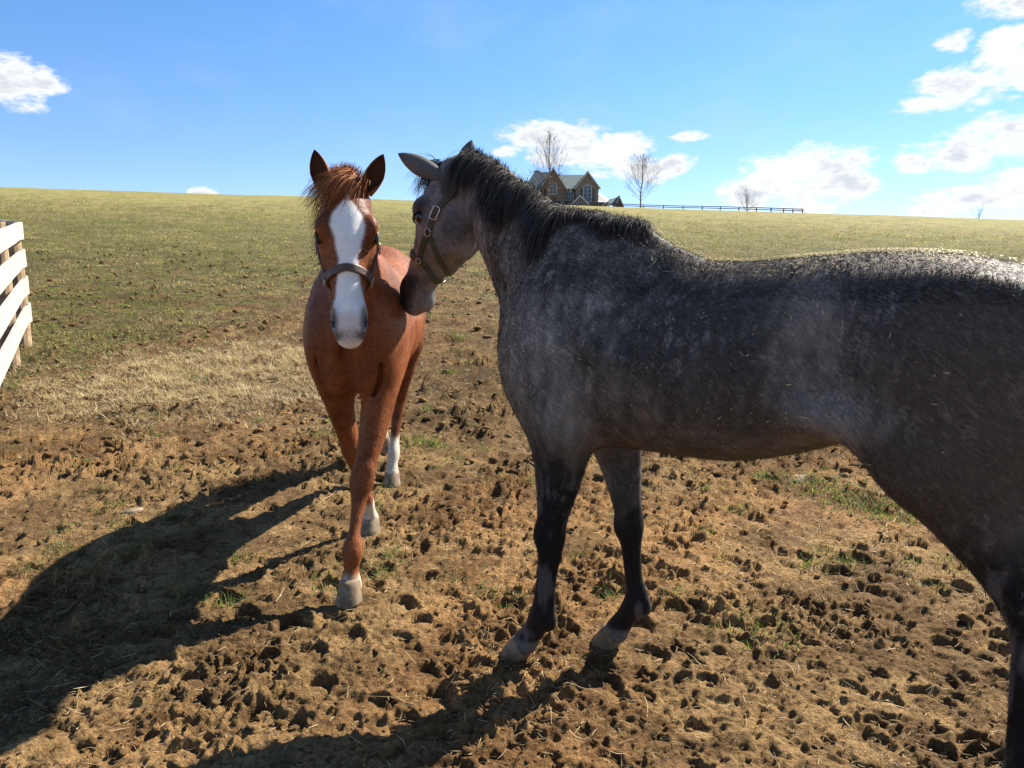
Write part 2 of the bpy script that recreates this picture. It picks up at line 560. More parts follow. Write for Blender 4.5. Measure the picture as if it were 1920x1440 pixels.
# green tufts that stick out of the mud
tx, ty = scatter_wedge(170, 3.1, 10, 0.6)
tx = np.concatenate([tx, [1.95, 2.1, 2.25, 2.35, 2.05, 2.2, 2.3, -0.72, -0.66, 1.05, 2.45, 2.15]])
ty = np.concatenate([ty, [4.9, 4.75, 4.6, 4.45, 4.6, 4.9, 4.3, 5.6, 5.5, 2.9, 4.2, 4.45]])
k_ = np.concatenate([rng.integers(18, 60, 170), rng.integers(90, 150, 12)])
big = np.concatenate([np.full(170, 0.045), np.full(12, 0.10)])
ax_ = np.repeat(tx, k_) + rng.normal(0, 1, k_.sum()) * np.repeat(big, k_)
ay_ = np.repeat(ty, k_) + rng.normal(0, 1, k_.sum()) * np.repeat(big, k_)
nb = len(x)
x = np.concatenate([x, ax_]); y = np.concatenate([y, ay_])
h = rng.uniform(0.018, 0.05, len(x)) * (1 + 0.02 * y)
wid = 0.0016 + 0.00034 * y
g = rng.random(len(x)); dry = sstep(0.35, 0.75, fbm(x / 2.3, y / 1.6, oct=3, seed=16) + 0.35 * (rng.random(len(x)) - 0.5))
dry[nb:] *= 0.12; h[nb:] *= 1.35
c = lerp(lerp((0.075, 0.13, 0.018), (0.17, 0.22, 0.04), g), lerp((0.22, 0.19, 0.075), (0.36, 0.30, 0.13), g), dry)
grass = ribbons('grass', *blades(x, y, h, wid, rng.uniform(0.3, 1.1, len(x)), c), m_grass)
tag(grass, 'short green and yellowed grass tufts over the field', 'grass', kind='stuff')

# tussocks up the slope: clumps of short blades, each clump its own mix of green and dead
n = 26000
x, y = scatter_wedge(n, 4.6, 85, 1.32)
md = mudness(x, y)
keep = rng.random(n) < (1.05 - 0.98 * sstep(0.35, 0.95, md)) * (1 - 0.92 * sstep(38, 85, y))
x, y = x[keep], y[keep]; n = len(x)
kk = 9
rad = 0.022 + 0.0042 * y
ax_ = np.repeat(x, kk) + rng.normal(0, 1, n * kk) * np.repeat(rad, kk)
ay_ = np.repeat(y, kk) + rng.normal(0, 1, n * kk) * np.repeat(rad, kk) * 0.7
g1 = sstep(-3.0, -4.8, x) * sstep(13, 9, y) * -0.5 + sstep(0.35, 0.66, fbm(x / 1.6, y / 1.6, oct=3, seed=16) * 0.7 + 0.3 * rng.random(n))
g1 = np.clip(g1, 0, 1)
br = rng.uniform(0.65, 1.30, n)
ct = lerp((0.180, 0.205, 0.042), (0.45, 0.37, 0.150), g1) * br[:, None]
deadb = rng.random(n) < 0.20
ct[deadb] = np.array([0.17, 0.115, 0.058])
c = np.repeat(ct, kk, 0) * rng.uniform(0.8, 1.2, (n * kk, 1))
h = np.repeat(rng.uniform(0.5, 1.25, n) * (0.024 + 0.0016 * y), kk) * rng.uniform(0.6, 1.2, n * kk)
wid = 0.0018 + 0.00040 * ay_
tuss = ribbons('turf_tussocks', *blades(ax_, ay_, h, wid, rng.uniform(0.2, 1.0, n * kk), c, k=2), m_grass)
tag(tuss, 'clumps of short olive and straw coloured turf up the hillside', 'grass', kind='stuff')

# straw and dead grass: lying stalks, thick in the hay patch left of the chestnut horse
x1, y1 = scatter_wedge(62000, 1.7, 18, 1.15)
keep = rng.random(len(x1)) < (0.22 + 0.6 * sstep(0.45, 0.65, fbm(x1 / 0.6, y1 / 0.6, oct=3, seed=71)))
x1, y1 = x1[keep], y1[keep]
x2 = rng.normal(-3.0, 1.25, 38000); y2 = rng.normal(7.5, 1.25, 38000)
keep = (rng.random(38000) < 0.06 + strawness(x2, y2)) & (y2 > 3.2)
x2, y2 = x2[keep], y2[keep]
x = np.concatenate([x1, x2]); y = np.concatenate([y1, y2]); n = len(x)
ln = rng.gamma(1.7, 0.015, n) + 0.008
ln[rng.random(n) < 0.012] *= 2.6
ln = np.minimum(ln, 0.22)
d = rdir(n); k = 3
t = np.linspace(-0.5, 0.5, k)
lift = rng.random(n) ** 3 * 0.6
curl = rng.normal(0, 0.13, n)
perp = np.column_stack([-d[:, 1], d[:, 0], np.zeros(n)])
P = np.zeros((n, k, 3))
for j in range(k):
    off = d * (ln * t[j])[:, None] + perp * (ln * curl * (t[j] ** 2 * 2 - 0.2))[:, None]
    px, py = x + off[:, 0], y + off[:, 1]
    P[:, j, 0] = px; P[:, j, 1] = py
    P[:, j, 2] = ground_z(px, py) + 0.006 + np.abs(t[j] + 0.5) * ln * lift
mid = P.mean(1, keepdims=True)[:, :, 2]
P[:, :, 2] = 0.55 * P[:, :, 2] + 0.45 * mid + 0.003
W = np.repeat((0.0003 + 0.00018 * y + rng.random(n) ** 3 * 0.0012)[:, None], k, 1) * np.array([0.8, 1, 0.5])
S = perp + np.column_stack([np.zeros((n, 2)), rng.normal(0, 0.8, n)])
S /= np.linalg.norm(S, axis=1)[:, None]
g = rng.random(n)
c = lerp((0.18, 0.115, 0.05), (0.56, 0.43, 0.22), g ** np.where(np.arange(n) < len(x1), 1.8, 0.9))
straw = ribbons('straw', P, W, np.repeat(S[:, None, :], k, 1), np.repeat(c[:, None, :], k, 1), m_straw)
tag(straw, 'dry straw stalks and dead grass strewn over the soil', 'straw', kind='stuff')

# tall dead grass standing in the hay patch
x = rng.normal(-2.9, 1.25, 1500); y = rng.normal(7.5, 1.35, 1500)
keep = rng.random(1500) < strawness(x, y) * 1.4 - 0.05
x, y = x[keep], y[keep]
x = np.repeat(x, 24) + rng.normal(0, 0.045, 24 * len(x)); y = np.repeat(y, 24) + rng.normal(0, 0.04, 24 * len(y))
n = len(x); g = np.clip(np.repeat(rng.random(n // 24), 24) * 0.7 + 0.4 * rng.random(n), 0, 1)
P, W, S, C = blades(x, y, np.repeat(rng.uniform(0.04, 0.12, n // 24), 24) * rng.uniform(0.5, 1.2, n), np.full(n, 0.0026), rng.uniform(0.5, 1.7, n), lerp((0.34, 0.24, 0.11), (0.74, 0.60, 0.33), g), 3)
dead = ribbons('dead_grass', P, W, S, C, m_straw)
tag(dead, 'patch of pale dead grass left of the chestnut horse', 'grass', kind='stuff')

# soil clods kicked up by hooves
ph = (1 + 5 ** .5) / 2
ICO_V = np.array([(-1, ph, 0), (1, ph, 0), (-1, -ph, 0), (1, -ph, 0), (0, -1, ph), (0, 1, ph), (0, -1, -ph), (0, 1, -ph), (ph, 0, -1), (ph, 0, 1), (-ph, 0, -1), (-ph, 0, 1)]) / math.sqrt(1 + ph * ph)
ICO_F = np.array([(0, 11, 5), (0, 5, 1), (0, 1, 7), (0, 7, 10), (0, 10, 11), (1, 5, 9), (5, 11, 4), (11, 10, 2), (10, 7, 6), (7, 1, 8), (3, 9, 4), (3, 4, 2), (3, 2, 6), (3, 6, 8), (3, 8, 9), (4, 9, 5), (2, 4, 11), (6, 2, 10), (8, 6, 7), (9, 8, 1)])


def ico2():
    V = [tuple(v) for v in ICO_V]; F = []; mid = {}
    def m(a, b):
        k = (min(a, b), max(a, b))
        if k not in mid:
            p = (np.array(V[a]) + np.array(V[b])); p /= np.linalg.norm(p); V.append(tuple(p)); mid[k] = len(V) - 1
        return mid[k]
    for a, b_, c_ in ICO_F:
        ab, bc, ca = m(a, b_), m(b_, c_), m(c_, a)
        F += [(a, ab, ca), (b_, bc, ab), (c_, ca, bc), (ab, bc, ca)]
    return np.array(V), np.array(F)


ICO2_V, ICO2_F = ico2()


def lumps(x, y, r, V0, F0, flat=0.7):
    n = len(x); nv = len(V0)
    a = rng.uniform(0, 2 * math.pi, n)
    sc = rng.uniform(0.65, 1.35, (n, 1, 3)); sc[:, :, 2] *= flat
    j = 1 + rng.normal(0, 0.26, (n, nv, 1))
    V = V0[None] * j * sc * r[:, None, None]
    ca, sa = np.cos(a)[:, None], np.sin(a)[:, None]
    Vx = V[..., 0] * ca - V[..., 1] * sa; Vy = V[..., 0] * sa + V[..., 1] * ca
    z = ground_z(x, y) + r * 0.2
    V = np.stack([Vx + x[:, None], Vy + y[:, None], V[..., 2] + z[:, None]], -1)
    F = (F0[None] + (np.arange(n) * nv)[:, None, None]).reshape(-1, 3)
    return V.reshape(-1, 3), F


def near_feet(x, y, r):
    k = np.zeros(len(x), bool)
    for fx, fy, fz, fr in FEET:
        k |= np.hypot(x - fx, y - fy) < 0.1 + r
    return k


x, y = scatter_wedge(11000, 1.7, 9, 1.4)
rough_ = sstep(0.40, 0.58, vnoise(x / 0.5, y / 0.5, seed=55))
r = rng.gamma(1.7, 0.0034, len(x)) + 0.0022
keep = (rng.random(len(x)) < 0.30 + 0.70 * rough_) & ~near_feet(x, y, r)
V1, F1 = lumps(x[keep], y[keep], r[keep], ICO_V, ICO_F)
x, y = scatter_wedge(220, 1.7, 10, 1.4)
r = rng.gamma(1.8, 0.0058, len(x)) + 0.008
r = np.minimum(r, 0.036)
rough_ = sstep(0.40, 0.58, vnoise(x / 0.5, y / 0.5, seed=55))
keep = (rng.random(len(x)) < 0.1 + 0.9 * rough_) & ~near_feet(x, y, r)
V2, F2 = lumps(x[keep], y[keep], r[keep], ICO2_V, ICO2_F)
x, y = scatter_wedge(4200, 4.8, 26, 1.1)
keep = rng.random(len(x)) < 0.25 + 0.75 * sstep(0.42, 0.6, fbm(x / 1.3, y / 1.3, oct=3, seed=88))
x, y = x[keep], y[keep]
r = (rng.gamma(2.0, 0.006, len(x)) + 0.010) * (0.7 + 0.06 * y)
V3, F3 = lumps(x, y, np.minimum(r, 0.05), ICO_V, ICO_F, 0.6)
V = np.concatenate([V1, V2, V3]); F = np.concatenate([F1, F2 + len(V1), F3 + len(V1) + len(V2)])
clods = new_mesh('soil_clods', V, F, m_ground, None, False, soil_color(V[:, 0], V[:, 1]) * 0.95)
tag(clods, 'loose brown soil clods scattered over the trampled ground', 'soil', kind='stuff')

# a few flat stones
m_stone = simple('field_stone', (0.19, 0.14, 0.085), 0.95, 0.4, 30, bump=0.6)
for sx, sy, sr, lab in ((-2.30, 4.25, 0.05, 'flat brown stone lying in the shadow of the chestnut horse'),
                        (2.02, 4.98, 0.075, 'pale flat stone beside green tufts behind the grey horse')):
    v = ICO2_V * (1 + rng.normal(0, 0.07, (len(ICO2_V), 1))) * np.array([1.35, 0.75, 0.34]) * sr
    o = new_mesh('stone', v, ICO2_F, m_stone, None, False)
    o.location = (sx, sy, float(ground_z(np.array([sx]), np.array([sy]))[0]) + sr * 0.05)
    o.rotation_euler = (0.1, -0.1, 0.5)
    tag(o, lab, 'stone')


# ------------------------------------------------------------------ house on the ridge
def plate(name, pts, thick, m, parent):
    """a flat polygon given by 3-D corners, thickened along its normal (downwards / inwards)"""
    P = [Vector(p) for p in pts]
    nrm = (P[1] - P[0]).cross(P[2] - P[0]).normalized()
    n = len(P)
    V = [tuple(p) for p in P] + [tuple(p - nrm * thick) for p in P]
    F = [tuple(range(n)), tuple(range(2 * n - 1, n - 1, -1))] + [(i, i + n, (i + 1) % n + n, (i + 1) % n) for i in range(n)]
    return new_mesh(name, np.array(V), F, m, parent)


def brick_mat(name, a, b_, mortar):
    m, nt, bs = mat(name)
    t = nt.node('ShaderNodeTexCoord')
    br = nt.node('ShaderNodeTexBrick')
    mpn = nt.node('ShaderNodeMapping'); mpn.inputs['Rotation'].default_value = (R(90), 0, 0)
    nt.l.new(t.outputs['Object'], mpn.inputs[0]); nt.l.new(mpn.outputs[0], br.inputs['Vector'])
    br.inputs['Scale'].default_value = 3.0
    br.inputs['Color1'].default_value = (*a, 1); br.inputs['Color2'].default_value = (*b_, 1); br.inputs['Mortar'].default_value = (*mortar, 1)
    n = nt.noise(t.outputs['Object'], 1.3, 4)
    nt.l.new(nt.mix(nt.ramp(n, 0.3, 0.7, 0.0, 0.5), br.outputs[0], tuple(x * 0.55 for x in a)), bs.inputs['Base Color'])
    bs.inputs['Roughness'].default_value = 0.9
    return m


m_brick = brick_mat('house_brick', (0.24, 0.14, 0.092), (0.18, 0.098, 0.066), (0.26, 0.215, 0.175))
m_brick_tan = brick_mat('house_tan_brick', (0.235, 0.19, 0.15), (0.19, 0.15, 0.118), (0.25, 0.22, 0.19))
m_roof = simple('house_roof_shingle', (0.105, 0.145, 0.148), 0.75, 0.2, 1.5)
m_trim = simple('house_white_trim', (0.46, 0.44, 0.41), 0.6, 0.05)
m_siding = simple('house_white_siding', (0.50, 0.51, 0.49), 0.6, 0.05)
m_shut = simple('house_dark_shutter', (0.05, 0.06, 0.065), 0.6, 0.1)
mg_, nt, b = mat('house_window_glass')
b.inputs['Base Color'].default_value = (0.05, 0.07, 0.09, 1); b.inputs['Roughness'].default_value = 0.06
m_glass = mg_

HY = 186.0
house = empty('house', (0, 0, 0))
tag(house, 'brick house with green shingle gables and an arched window on the ridge', 'house')
BASE = 14.0


def gable_block(x0, x1, y0, y1, z0, ez, rz, wm, over=0.45, rake=True, ridge='y', back=None):
    """walls with a gable to the front and back (ridge along y), roof slopes, rake trim"""
    xm = (x0 + x1) / 2
    V = [(x0, y0, z0), (x1, y0, z0), (x1, y0, ez), (xm, y0, rz), (x0, y0, ez), (x0, y1, z0), (x1, y1, z0), (x1, y1, ez), (xm, y1, rz), (x0, y1, ez)]
    F = [(0, 1, 2, 3, 4), (6, 5, 9, 8, 7), (1, 6, 7, 2), (5, 0, 4, 9), (0, 5, 6, 1), (2, 7, 8, 3), (4, 3, 8, 9)]
    new_mesh('wall', np.array(V), F, wm, house)
    sl = (rz - ez) / (x1 - xm); o = over
    for s, xe in ((1, x1), (-1, x0)):
        xo = xe + s * o; zo = ez - sl * o
        pts = [(xo, y0 - o, zo + 0.28), (xo, y1 + 0.2, zo + 0.28), (xm, y1 + 0.2, rz + 0.28), (xm, y0 - o, rz + 0.28)]
        if s < 0: pts = pts[::-1]
        plate('roof_slope', pts, 0.24, m_roof, house)
        if rake:
            t = 0.30
            pts = [(xo, y0 - o - 0.06, zo + 0.20), (xm, y0 - o - 0.06, rz + 0.20), (xm, y0 - o - 0.06, rz + 0.20 - t * 1.3), (xo, y0 - o - 0.06, zo + 0.20 - t * 1.3)]
            if s > 0: pts = pts[::-1]
            plate('rake_trim', pts, 0.10, m_trim, house)


def window(xc, zc, wd, ht, y, arch=False, shutters=False, cols=2, rows=3):
    n = 10
    top = zc + ht / 2
    if arch:
        r_ = wd / 2; sp = top - r_
        out = [(xc - wd / 2, zc - ht / 2), (xc + wd / 2, zc - ht / 2), (xc + wd / 2, sp)] + \
              [(xc + r_ * math.cos(math.pi * k / n), sp + r_ * math.sin(math.pi * k / n)) for k in range(1, n)] + [(xc - wd / 2, sp)]
    else:
        out = [(xc - wd / 2, zc - ht / 2), (xc + wd / 2, zc - ht / 2), (xc + wd / 2, top), (xc - wd / 2, top)]
    cx, cz = xc, zc
    big_ = [(cx + (a - cx) * (1 + 0.30 / wd), cz + (b - cz) * (1 + 0.30 / ht)) for a, b in out]
    k = len(out)
    # surround ring standing proud, pane set back inside it
    V = [(a, y - 0.10, b) for a, b in big_] + [(a, y - 0.10, b) for a, b in out] + [(a, y + 0.05, b) for a, b in big_] + [(a, y + 0.05, b) for a, b in out]
    F = []
    for i in range(k):
        j = (i + 1) % k
        F += [(i, j, k + j, k + i), (k + i, k + j, 3 * k + j, 3 * k + i), (2 * k + i, i, k * 0 + i, 2 * k + j) if False else (j, i, 2 * k + i, 2 * k + j)]
    wf = new_mesh('window', np.array(V), F, m_trim, house)
    new_mesh('pane', np.array([(a, y - 0.03, b) for a, b in out]), [tuple(range(k))], m_glass, wf)
    mb = MB()
    for c in range(1, cols): mb.box(xc - wd / 2 + wd * c / cols - 0.05, xc - wd / 2 + wd * c / cols + 0.05, y - 0.085, y - 0.034, zc - ht / 2, top - (0.1 if arch else 0))
    for c in range(1, rows): mb.box(xc - wd / 2, xc + wd / 2, y - 0.080, y - 0.036, zc - ht / 2 + ht * c / rows - 0.04, zc - ht / 2 + ht * c / rows + 0.04)
    mb.build('muntin', m_trim, wf)
    if shutters:
        for s in (-1, 1):
            mb = MB(); x_ = xc + s * (wd / 2 + 0.55)
            mb.box(x_ - 0.32, x_ + 0.32, y - 0.08, y - 0.004, zc - ht / 2, (top - wd / 2 if arch else top))
            mb.build('shutter', m_shut, house)


def hx(px): return (px - 960) * 0.1353
# big left gable wing, main block behind, right gable wing in front, recessed bay between them
gable_block(hx(1012), hx(1058), HY, HY + 9, BASE, 21.4, 26.0, m_brick)
gable_block(hx(1076.5), hx(1117), HY - 1.5, HY + 7, BASE, 21.5, 25.0, m_brick_tan)
new_mesh('wall', *map(np.array, (lambda a: (a[0], a[1]))(box_vf(hx(1055), hx(1078), HY + 1.5, HY + 8, BASE, 21.3))), m_brick_tan, house)
plate('roof_slope', [(hx(1030), HY + 0.9, 21.35), (hx(1098), HY + 0.9, 21.35), (hx(1098), HY + 6, 25.3), (hx(1030), HY + 6, 25.3)], 0.22, m_roof, house)
# hipped roof of the main block to the left, running behind the big gable
new_mesh('wall', *map(np.array, box_vf(hx(983), hx(1030), HY + 2.5, HY + 11, BASE, 21.0)), m_brick, house)
plate('roof_slope', [(hx(979), HY + 2.0, 21.0), (hx(1036), HY + 2.0, 21.0), (hx(1036), HY + 6.7, 26.1), (hx(1003), HY + 6.7, 26.1)], 0.22, m_roof, house)
plate('roof_slope', [(hx(979), HY + 11.4, 21.0), (hx(979), HY + 2.0, 21.0), (hx(1003), HY + 6.7, 26.1)], 0.22, m_roof, house)
mb = MB(); mb.box(hx(1003) - 0.1, hx(1003) + 1.3, HY + 8.0, HY + 8.9, 24, 26.6); mb.build('chimney', m_brick, house)
# porch gable between, garage wing and its dormer on the right
gable_block(hx(1068), hx(1096), HY - 4.2, HY - 1.8, BASE, 17.3, 19.1, m_brick_tan, 0.3)
new_mesh('wall', *map(np.array, box_vf(hx(1117.4), hx(1141), HY + 2, HY + 9, BASE, 18.4)), m_siding, house)
plate('roof_slope', [(hx(1117.6), HY + 1.4, 18.2), (hx(1141), HY + 1.4, 18.2), (hx(1141), HY + 5.5, 19.4), (hx(1117.6), HY + 5.5, 21.2)], 0.2, m_siding, house)
gable_block(hx(1150), hx(1163), HY, HY + 5, BASE, 17.3, 19.3, m_brick, 0.35)
plate('roof_slope', [(hx(1135), HY - 0.4, 17.4), (hx(1156), HY - 0.4, 17.4), (hx(1156), HY + 2.4, 19.45), (hx(1139), HY + 2.4, 18.8)], 0.2, m_roof, house)
window(hx(1097), 20.0, 1.85, 3.9, HY - 1.5, arch=True, shutters=True, cols=2, rows=4)
window(hx(1066), 19.6, 1.9, 2.0, HY + 1.5, cols=3, rows=2)
window(hx(1035), 21.3, 1.7, 2.6, HY, arch=True, cols=2, rows=3)
window(hx(1084), 17.9, 0.8, 1.4, HY - 1.5, cols=1, rows=2)
window(hx(1046), 17.6, 1.3, 1.7, HY, cols=2, rows=2)


# ------------------------------------------------------------------ bare trees on the ridge
m_bark = simple('bare_tree_bark', (0.12, 0.10, 0.085), 0.9, 0.25, 3)
m_leaf = simple('withered_leaf', (0.16, 0.09, 0.05), 0.8, 0.3, 2)


def bare_tree(px, Y, htop, label, spread=0.32, stems=1, leaves=0, seed=1, thick=1.0, levels=3, group='bare trees on the ridge', nbr=46):
    rd = random.Random(seed)
    X = (px - 960) / 1370 * Y * 1.0
    z0 = float(ground_macro(np.array([X]), np.array([Y]))[0]) - 0.1
    t = empty('bare_tree', (X, Y, z0))
    tag(t, label, 'tree', group)
    trunk, crown, leaf = MB(), MB(), MB()

    def limb(mb, p, d, L, r, lev):
        n = 5; pts = [Vector(p)]; rs = [r]; dd = Vector(d)
        for i in range(n):
            dd = (dd + Vector((rd.gauss(0, 0.10), rd.gauss(0, 0.10), 0.09 + rd.gauss(0, 0.05)))).normalized()
            pts.append(pts[-1] + dd * L / n); rs.append(r * (1 - 0.85 * (i + 1) / n))
        mb.tube(pts, rs, 5 if lev == 0 else 3, False)
        if lev < levels:
            k = {0: nbr, 1: 8, 2: 5}.get(lev, 4)
            for j in range(k):
                u = rd.uniform(0.2, 1.0) ** 0.9
                q = min(int(u * n), n - 1)
                a = rd.uniform(0, 2 * math.pi)
                ax = (pts[q + 1] - pts[q]).normalized()
                sd = ax.orthogonal().normalized(); sd2 = ax.cross(sd)
                nd = (ax * 0.95 + (sd * math.cos(a) + sd2 * math.sin(a)) * rd.uniform(0.45, 0.8)).normalized()
                pp = pts[q].lerp(pts[q + 1], u * n - q)
                limb(mb, pp, nd, L * rd.uniform(0.28, 0.5), max(rs[q] * 0.5, 0.012), lev + 1)
                if leaves and lev == 1 and pp.z < htop * 0.5 and rd.random() < 0.5:
                    for _ in range(leaves):
                        c = pp + nd * rd.uniform(0.2, 0.8) + Vector((rd.gauss(0, 0.2), rd.gauss(0, 0.2), rd.gauss(0, 0.2)))
                        e = 0.09
                        a3 = Vector((rd.gauss(0, e), rd.gauss(0, e), rd.gauss(0, e))); b3 = Vector((rd.gauss(0, e), rd.gauss(0, e), rd.gauss(0, e)))
                        leaf.add([c - a3, c + b3, c + a3], [(0, 1, 2)])

    if stems == 1:
        n = 8; pts = []; rs = []
        x_ = y_ = 0.0
        for i in range(n + 1):
            pts.append((x_, y_, htop * i / n)); rs.append(0.0135 * htop * thick * (1 - 0.93 * i / n) + 0.012)
            x_ += rd.gauss(0, 0.012 * htop); y_ += rd.gauss(0, 0.012 * htop)
        trunk.tube(pts, rs, 7)
        for j in range(nbr):
            u = 0.13 + 0.80 * (j + rd.random()) / nbr
            q = int(u * n); p = Vector(pts[q]).lerp(Vector(pts[min(q + 1, n)]), u * n - q)
            a = j * 2.4 + rd.uniform(-0.4, 0.4)
            up = 0.45 + 1.0 * u
            prof = math.sin(math.pi * min(1, (u + 0.15)) ** 0.75) ** 0.8
            limb(crown, p, Vector((math.cos(a), math.sin(a), up)).normalized(), htop * spread * (0.25 + 1.15 * prof), 0.0042 * htop * (1.15 - u), 1)
    else:
        for j in range(stems):
            a = j * 2.4; s_ = rd.uniform(0.1, 0.75)
            limb(crown if j else trunk, (0.1 * math.cos(a), 0.1 * math.sin(a), 0), Vector((math.cos(a) * s_, math.sin(a) * s_, 1)).normalized(), htop * rd.uniform(0.75, 1.0), 0.011 * htop * thick, 1)
    trunk.build('trunk', m_bark, t)
    crown.build('crown', m_bark, t)
    if leaf.V: leaf.build('withered_leaves', m_leaf, t)
    return t


bare_tree(1195, 183, 13.0, 'wide bare tree on the ridge right of the brick house', 0.33, seed=4)
bare_tree(1026, 178, 17.2, 'tall bare tree with a few withered leaves before the house', 0.27, leaves=4, seed=9, nbr=52)
bare_tree(1390, 192, 5.6, 'small bushy bare tree standing behind the dark ridge fence', stems=9, seed=5, thick=0.8)
bare_tree(1815, 188, 3.6, 'low leafless shrub on the ridge apart from the fence', stems=12, seed=8, thick=0.7, levels=2)
bare_tree(1432, 193, 1.9, 'tiny leafless sapling beside the dark ridge fence', stems=4, seed=12, thick=0.9, levels=2)

# ------------------------------------------------------------------ dark rail fence along the ridge
m_dark = simple('dark_stained_rail', (0.035, 0.034, 0.035), 0.8, 0.3, 3)
fpx = [1080, 1122, 1160, 1200, 1237, 1273, 1308, 1341, 1375, 1407, 1434, 1457, 1474, 1492]
fy_ = [182, 183, 184, 184.5, 184, 182, 179, 176, 173, 171, 169, 168, 168, 169]
rf = empty('rail_fence', (0, 0, 0))
tag(rf, 'long dark post and rail fence along the grassy ridge', 'fence')
fp = []
for px, Yf in zip(fpx, fy_):
    X_ = (px - 960) / 1370 * Yf
    fp.append((X_, Yf, float(ground_macro(np.array([X_]), np.array([Yf]))[0])))
for i, (a, b_, c_) in enumerate(fp):
    mb = MB(); mb.box(a - 0.09, a + 0.09, b_ - 0.09, b_ + 0.09, c_ - 0.4, c_ + 0.98); mb.build('post', m_dark, rf)
    if i + 1 < len(fp):
        q = fp[i + 1]
        for hgt in (0.50, 0.88):
            dv = Vector((q[0] - a, q[1] - b_, 0)).normalized(); nr = Vector((-dv.y, dv.x, 0)) * 0.025
            V = []
            for (ex, ey, ez) in ((a, b_, c_), q):
                for s in (-1, 1):
                    for dz in (-0.09, 0.09):
                        V.append((ex + s * nr.x - 0.12 * nr.y * 0, ey + s * nr.y - 0.125, ez + hgt + dz))
            F = [(0, 1, 3, 2), (4, 6, 7, 5), (0, 4, 5, 1), (2, 3, 7, 6), (1, 5, 7, 3), (0, 2, 6, 4)]
            new_mesh('rail', np.array(V), F, m_dark, rf)

# ------------------------------------------------------------------ pale board fence at the left
m_board, nt, b = mat('bleached_fence_board')
t_ = nt.node('ShaderNodeTexCoord')
mpn = nt.node('ShaderNodeMapping'); mpn.inputs['Scale'].default_value = (1, 1, 14)
nt.l.new(t_.outputs['Object'], mpn.inputs[0])
n = nt.noise(mpn.outputs[0], 3.0, 6, 0.65)
n2 = nt.noise(t_.outputs['Object'], 1.7, 3)
c1_ = nt.mix(nt.ramp(n, 0.35, 0.7), (0.31, 0.275, 0.235), (0.46, 0.415, 0.37))
nt.l.new(nt.mix(nt.ramp(n2, 0.5, 0.8, 0, 0.5), c1_, (0.30, 0.24, 0.18)), b.inputs['Base Color'])
b.inputs['Roughness'].default_value = 0.85
bn = nt.node('ShaderNodeBump'); bn.inputs['Strength'].default_value = 0.4; bn.inputs['Distance'].default_value = 0.01
nt.l.new(n, bn.inputs['Height']); nt.l.new(bn.outputs[0], b.inputs['Normal'])
m_post = simple('round_fence_post_wood', (0.27, 0.19, 0.105), 0.9, 0.35, 9, bump=0.4)
bf = empty('board_fence', (0, 0, 0))
tag(bf, 'pale four-board fence bending round a wooden corner post', 'fence')
# plan of the board line: from near left, bending at the corner, then away to the far left
plan = [(-3.55 - 0.567 * (q - 4.8), q) for q in (4.8, 5.4, 6.0, 6.8, 7.5, 8.1, 8.42)] + [(-5.68, 8.62), (-5.76, 8.74), (-5.89, 8.85), (-6.1, 9.0), (-6.9, 9.52), (-8.4, 10.5), (-10.5, 11.9)]
plan = [Vector((a, b_)) for a, b_ in plan]
cum = [0]
for i in range(1, len(plan)): cum.append(cum[-1] + (plan[i] - plan[i - 1]).length)


def fence_base(p):
    d = p.y
    return 0.60 + (d - 5.9) * 0.099 if d < 9 else 0.907 + (d - 9) * 0.20


for j in range(4):
    z0 = 0.06 + j * 0.315; hgt = 0.195
    # two boards to a rail: one flexed round the corner, one carrying on
    for seg in ((0, 10), (10, 13)):
        V = []; F = []
        idx = list(range(seg[0], seg[1] + 1))
        for q, i in enumerate(idx):
            a = plan[max(i - 1, 0)]; c_ = plan[min(i + 1, len(plan) - 1)]
            t = (c_ - a).normalized(); nr = Vector((t.y, -t.x))
            sh = 0.012 if q == 0 and seg[0] else 0.0
            for s in (0.0, 0.026):
                p = plan[i] + nr * s + t * sh
                zb = fence_base(plan[i]) + z0 + 0.003 * math.sin(i * 1.7 + j)
                V += [(p.x, p.y, zb), (p.x, p.y, zb + hgt)]
        n = len(idx)
        for q in range(n - 1):
            o = q * 4
            F += [(o, o + 1, o + 5, o + 4), (o + 2, o + 6, o + 7, o + 3), (o + 1, o + 3, o + 7, o + 5), (o, o + 4, o + 6, o + 2)]
        F += [(0, 2, 3, 1), (4 * n - 4, 4 * n - 3, 4 * n - 1, 4 * n - 2)]
        new_mesh('board', np.array(V), F, m_board, bf)
for i, rr in ((1, 0.07), (4, 0.085), (8, 0.10), (11, 0.08), (13, 0.08)):
    a = plan[max(i - 1, 0)]; c_ = plan[min(i + 1, len(plan) - 1)]
    t = (c_ - a).normalized(); nr = Vector((t.y, -t.x))
    p = plan[i] - nr * (rr + 0.006)
    gz = float(ground_macro(np.array([p.x]), np.array([p.y]))[0])
    mb = MB(); top = fence_base(plan[i]) + (1.24 if i != 8 else 1.16)
    mb.tube([(p.x, p.y, gz - 0.3), (p.x + 0.01, p.y, (gz + top) / 2), (p.x, p.y, top)], [rr * 1.03, rr, rr * 0.97], 14)
    mb.build('post', m_post, bf, False)


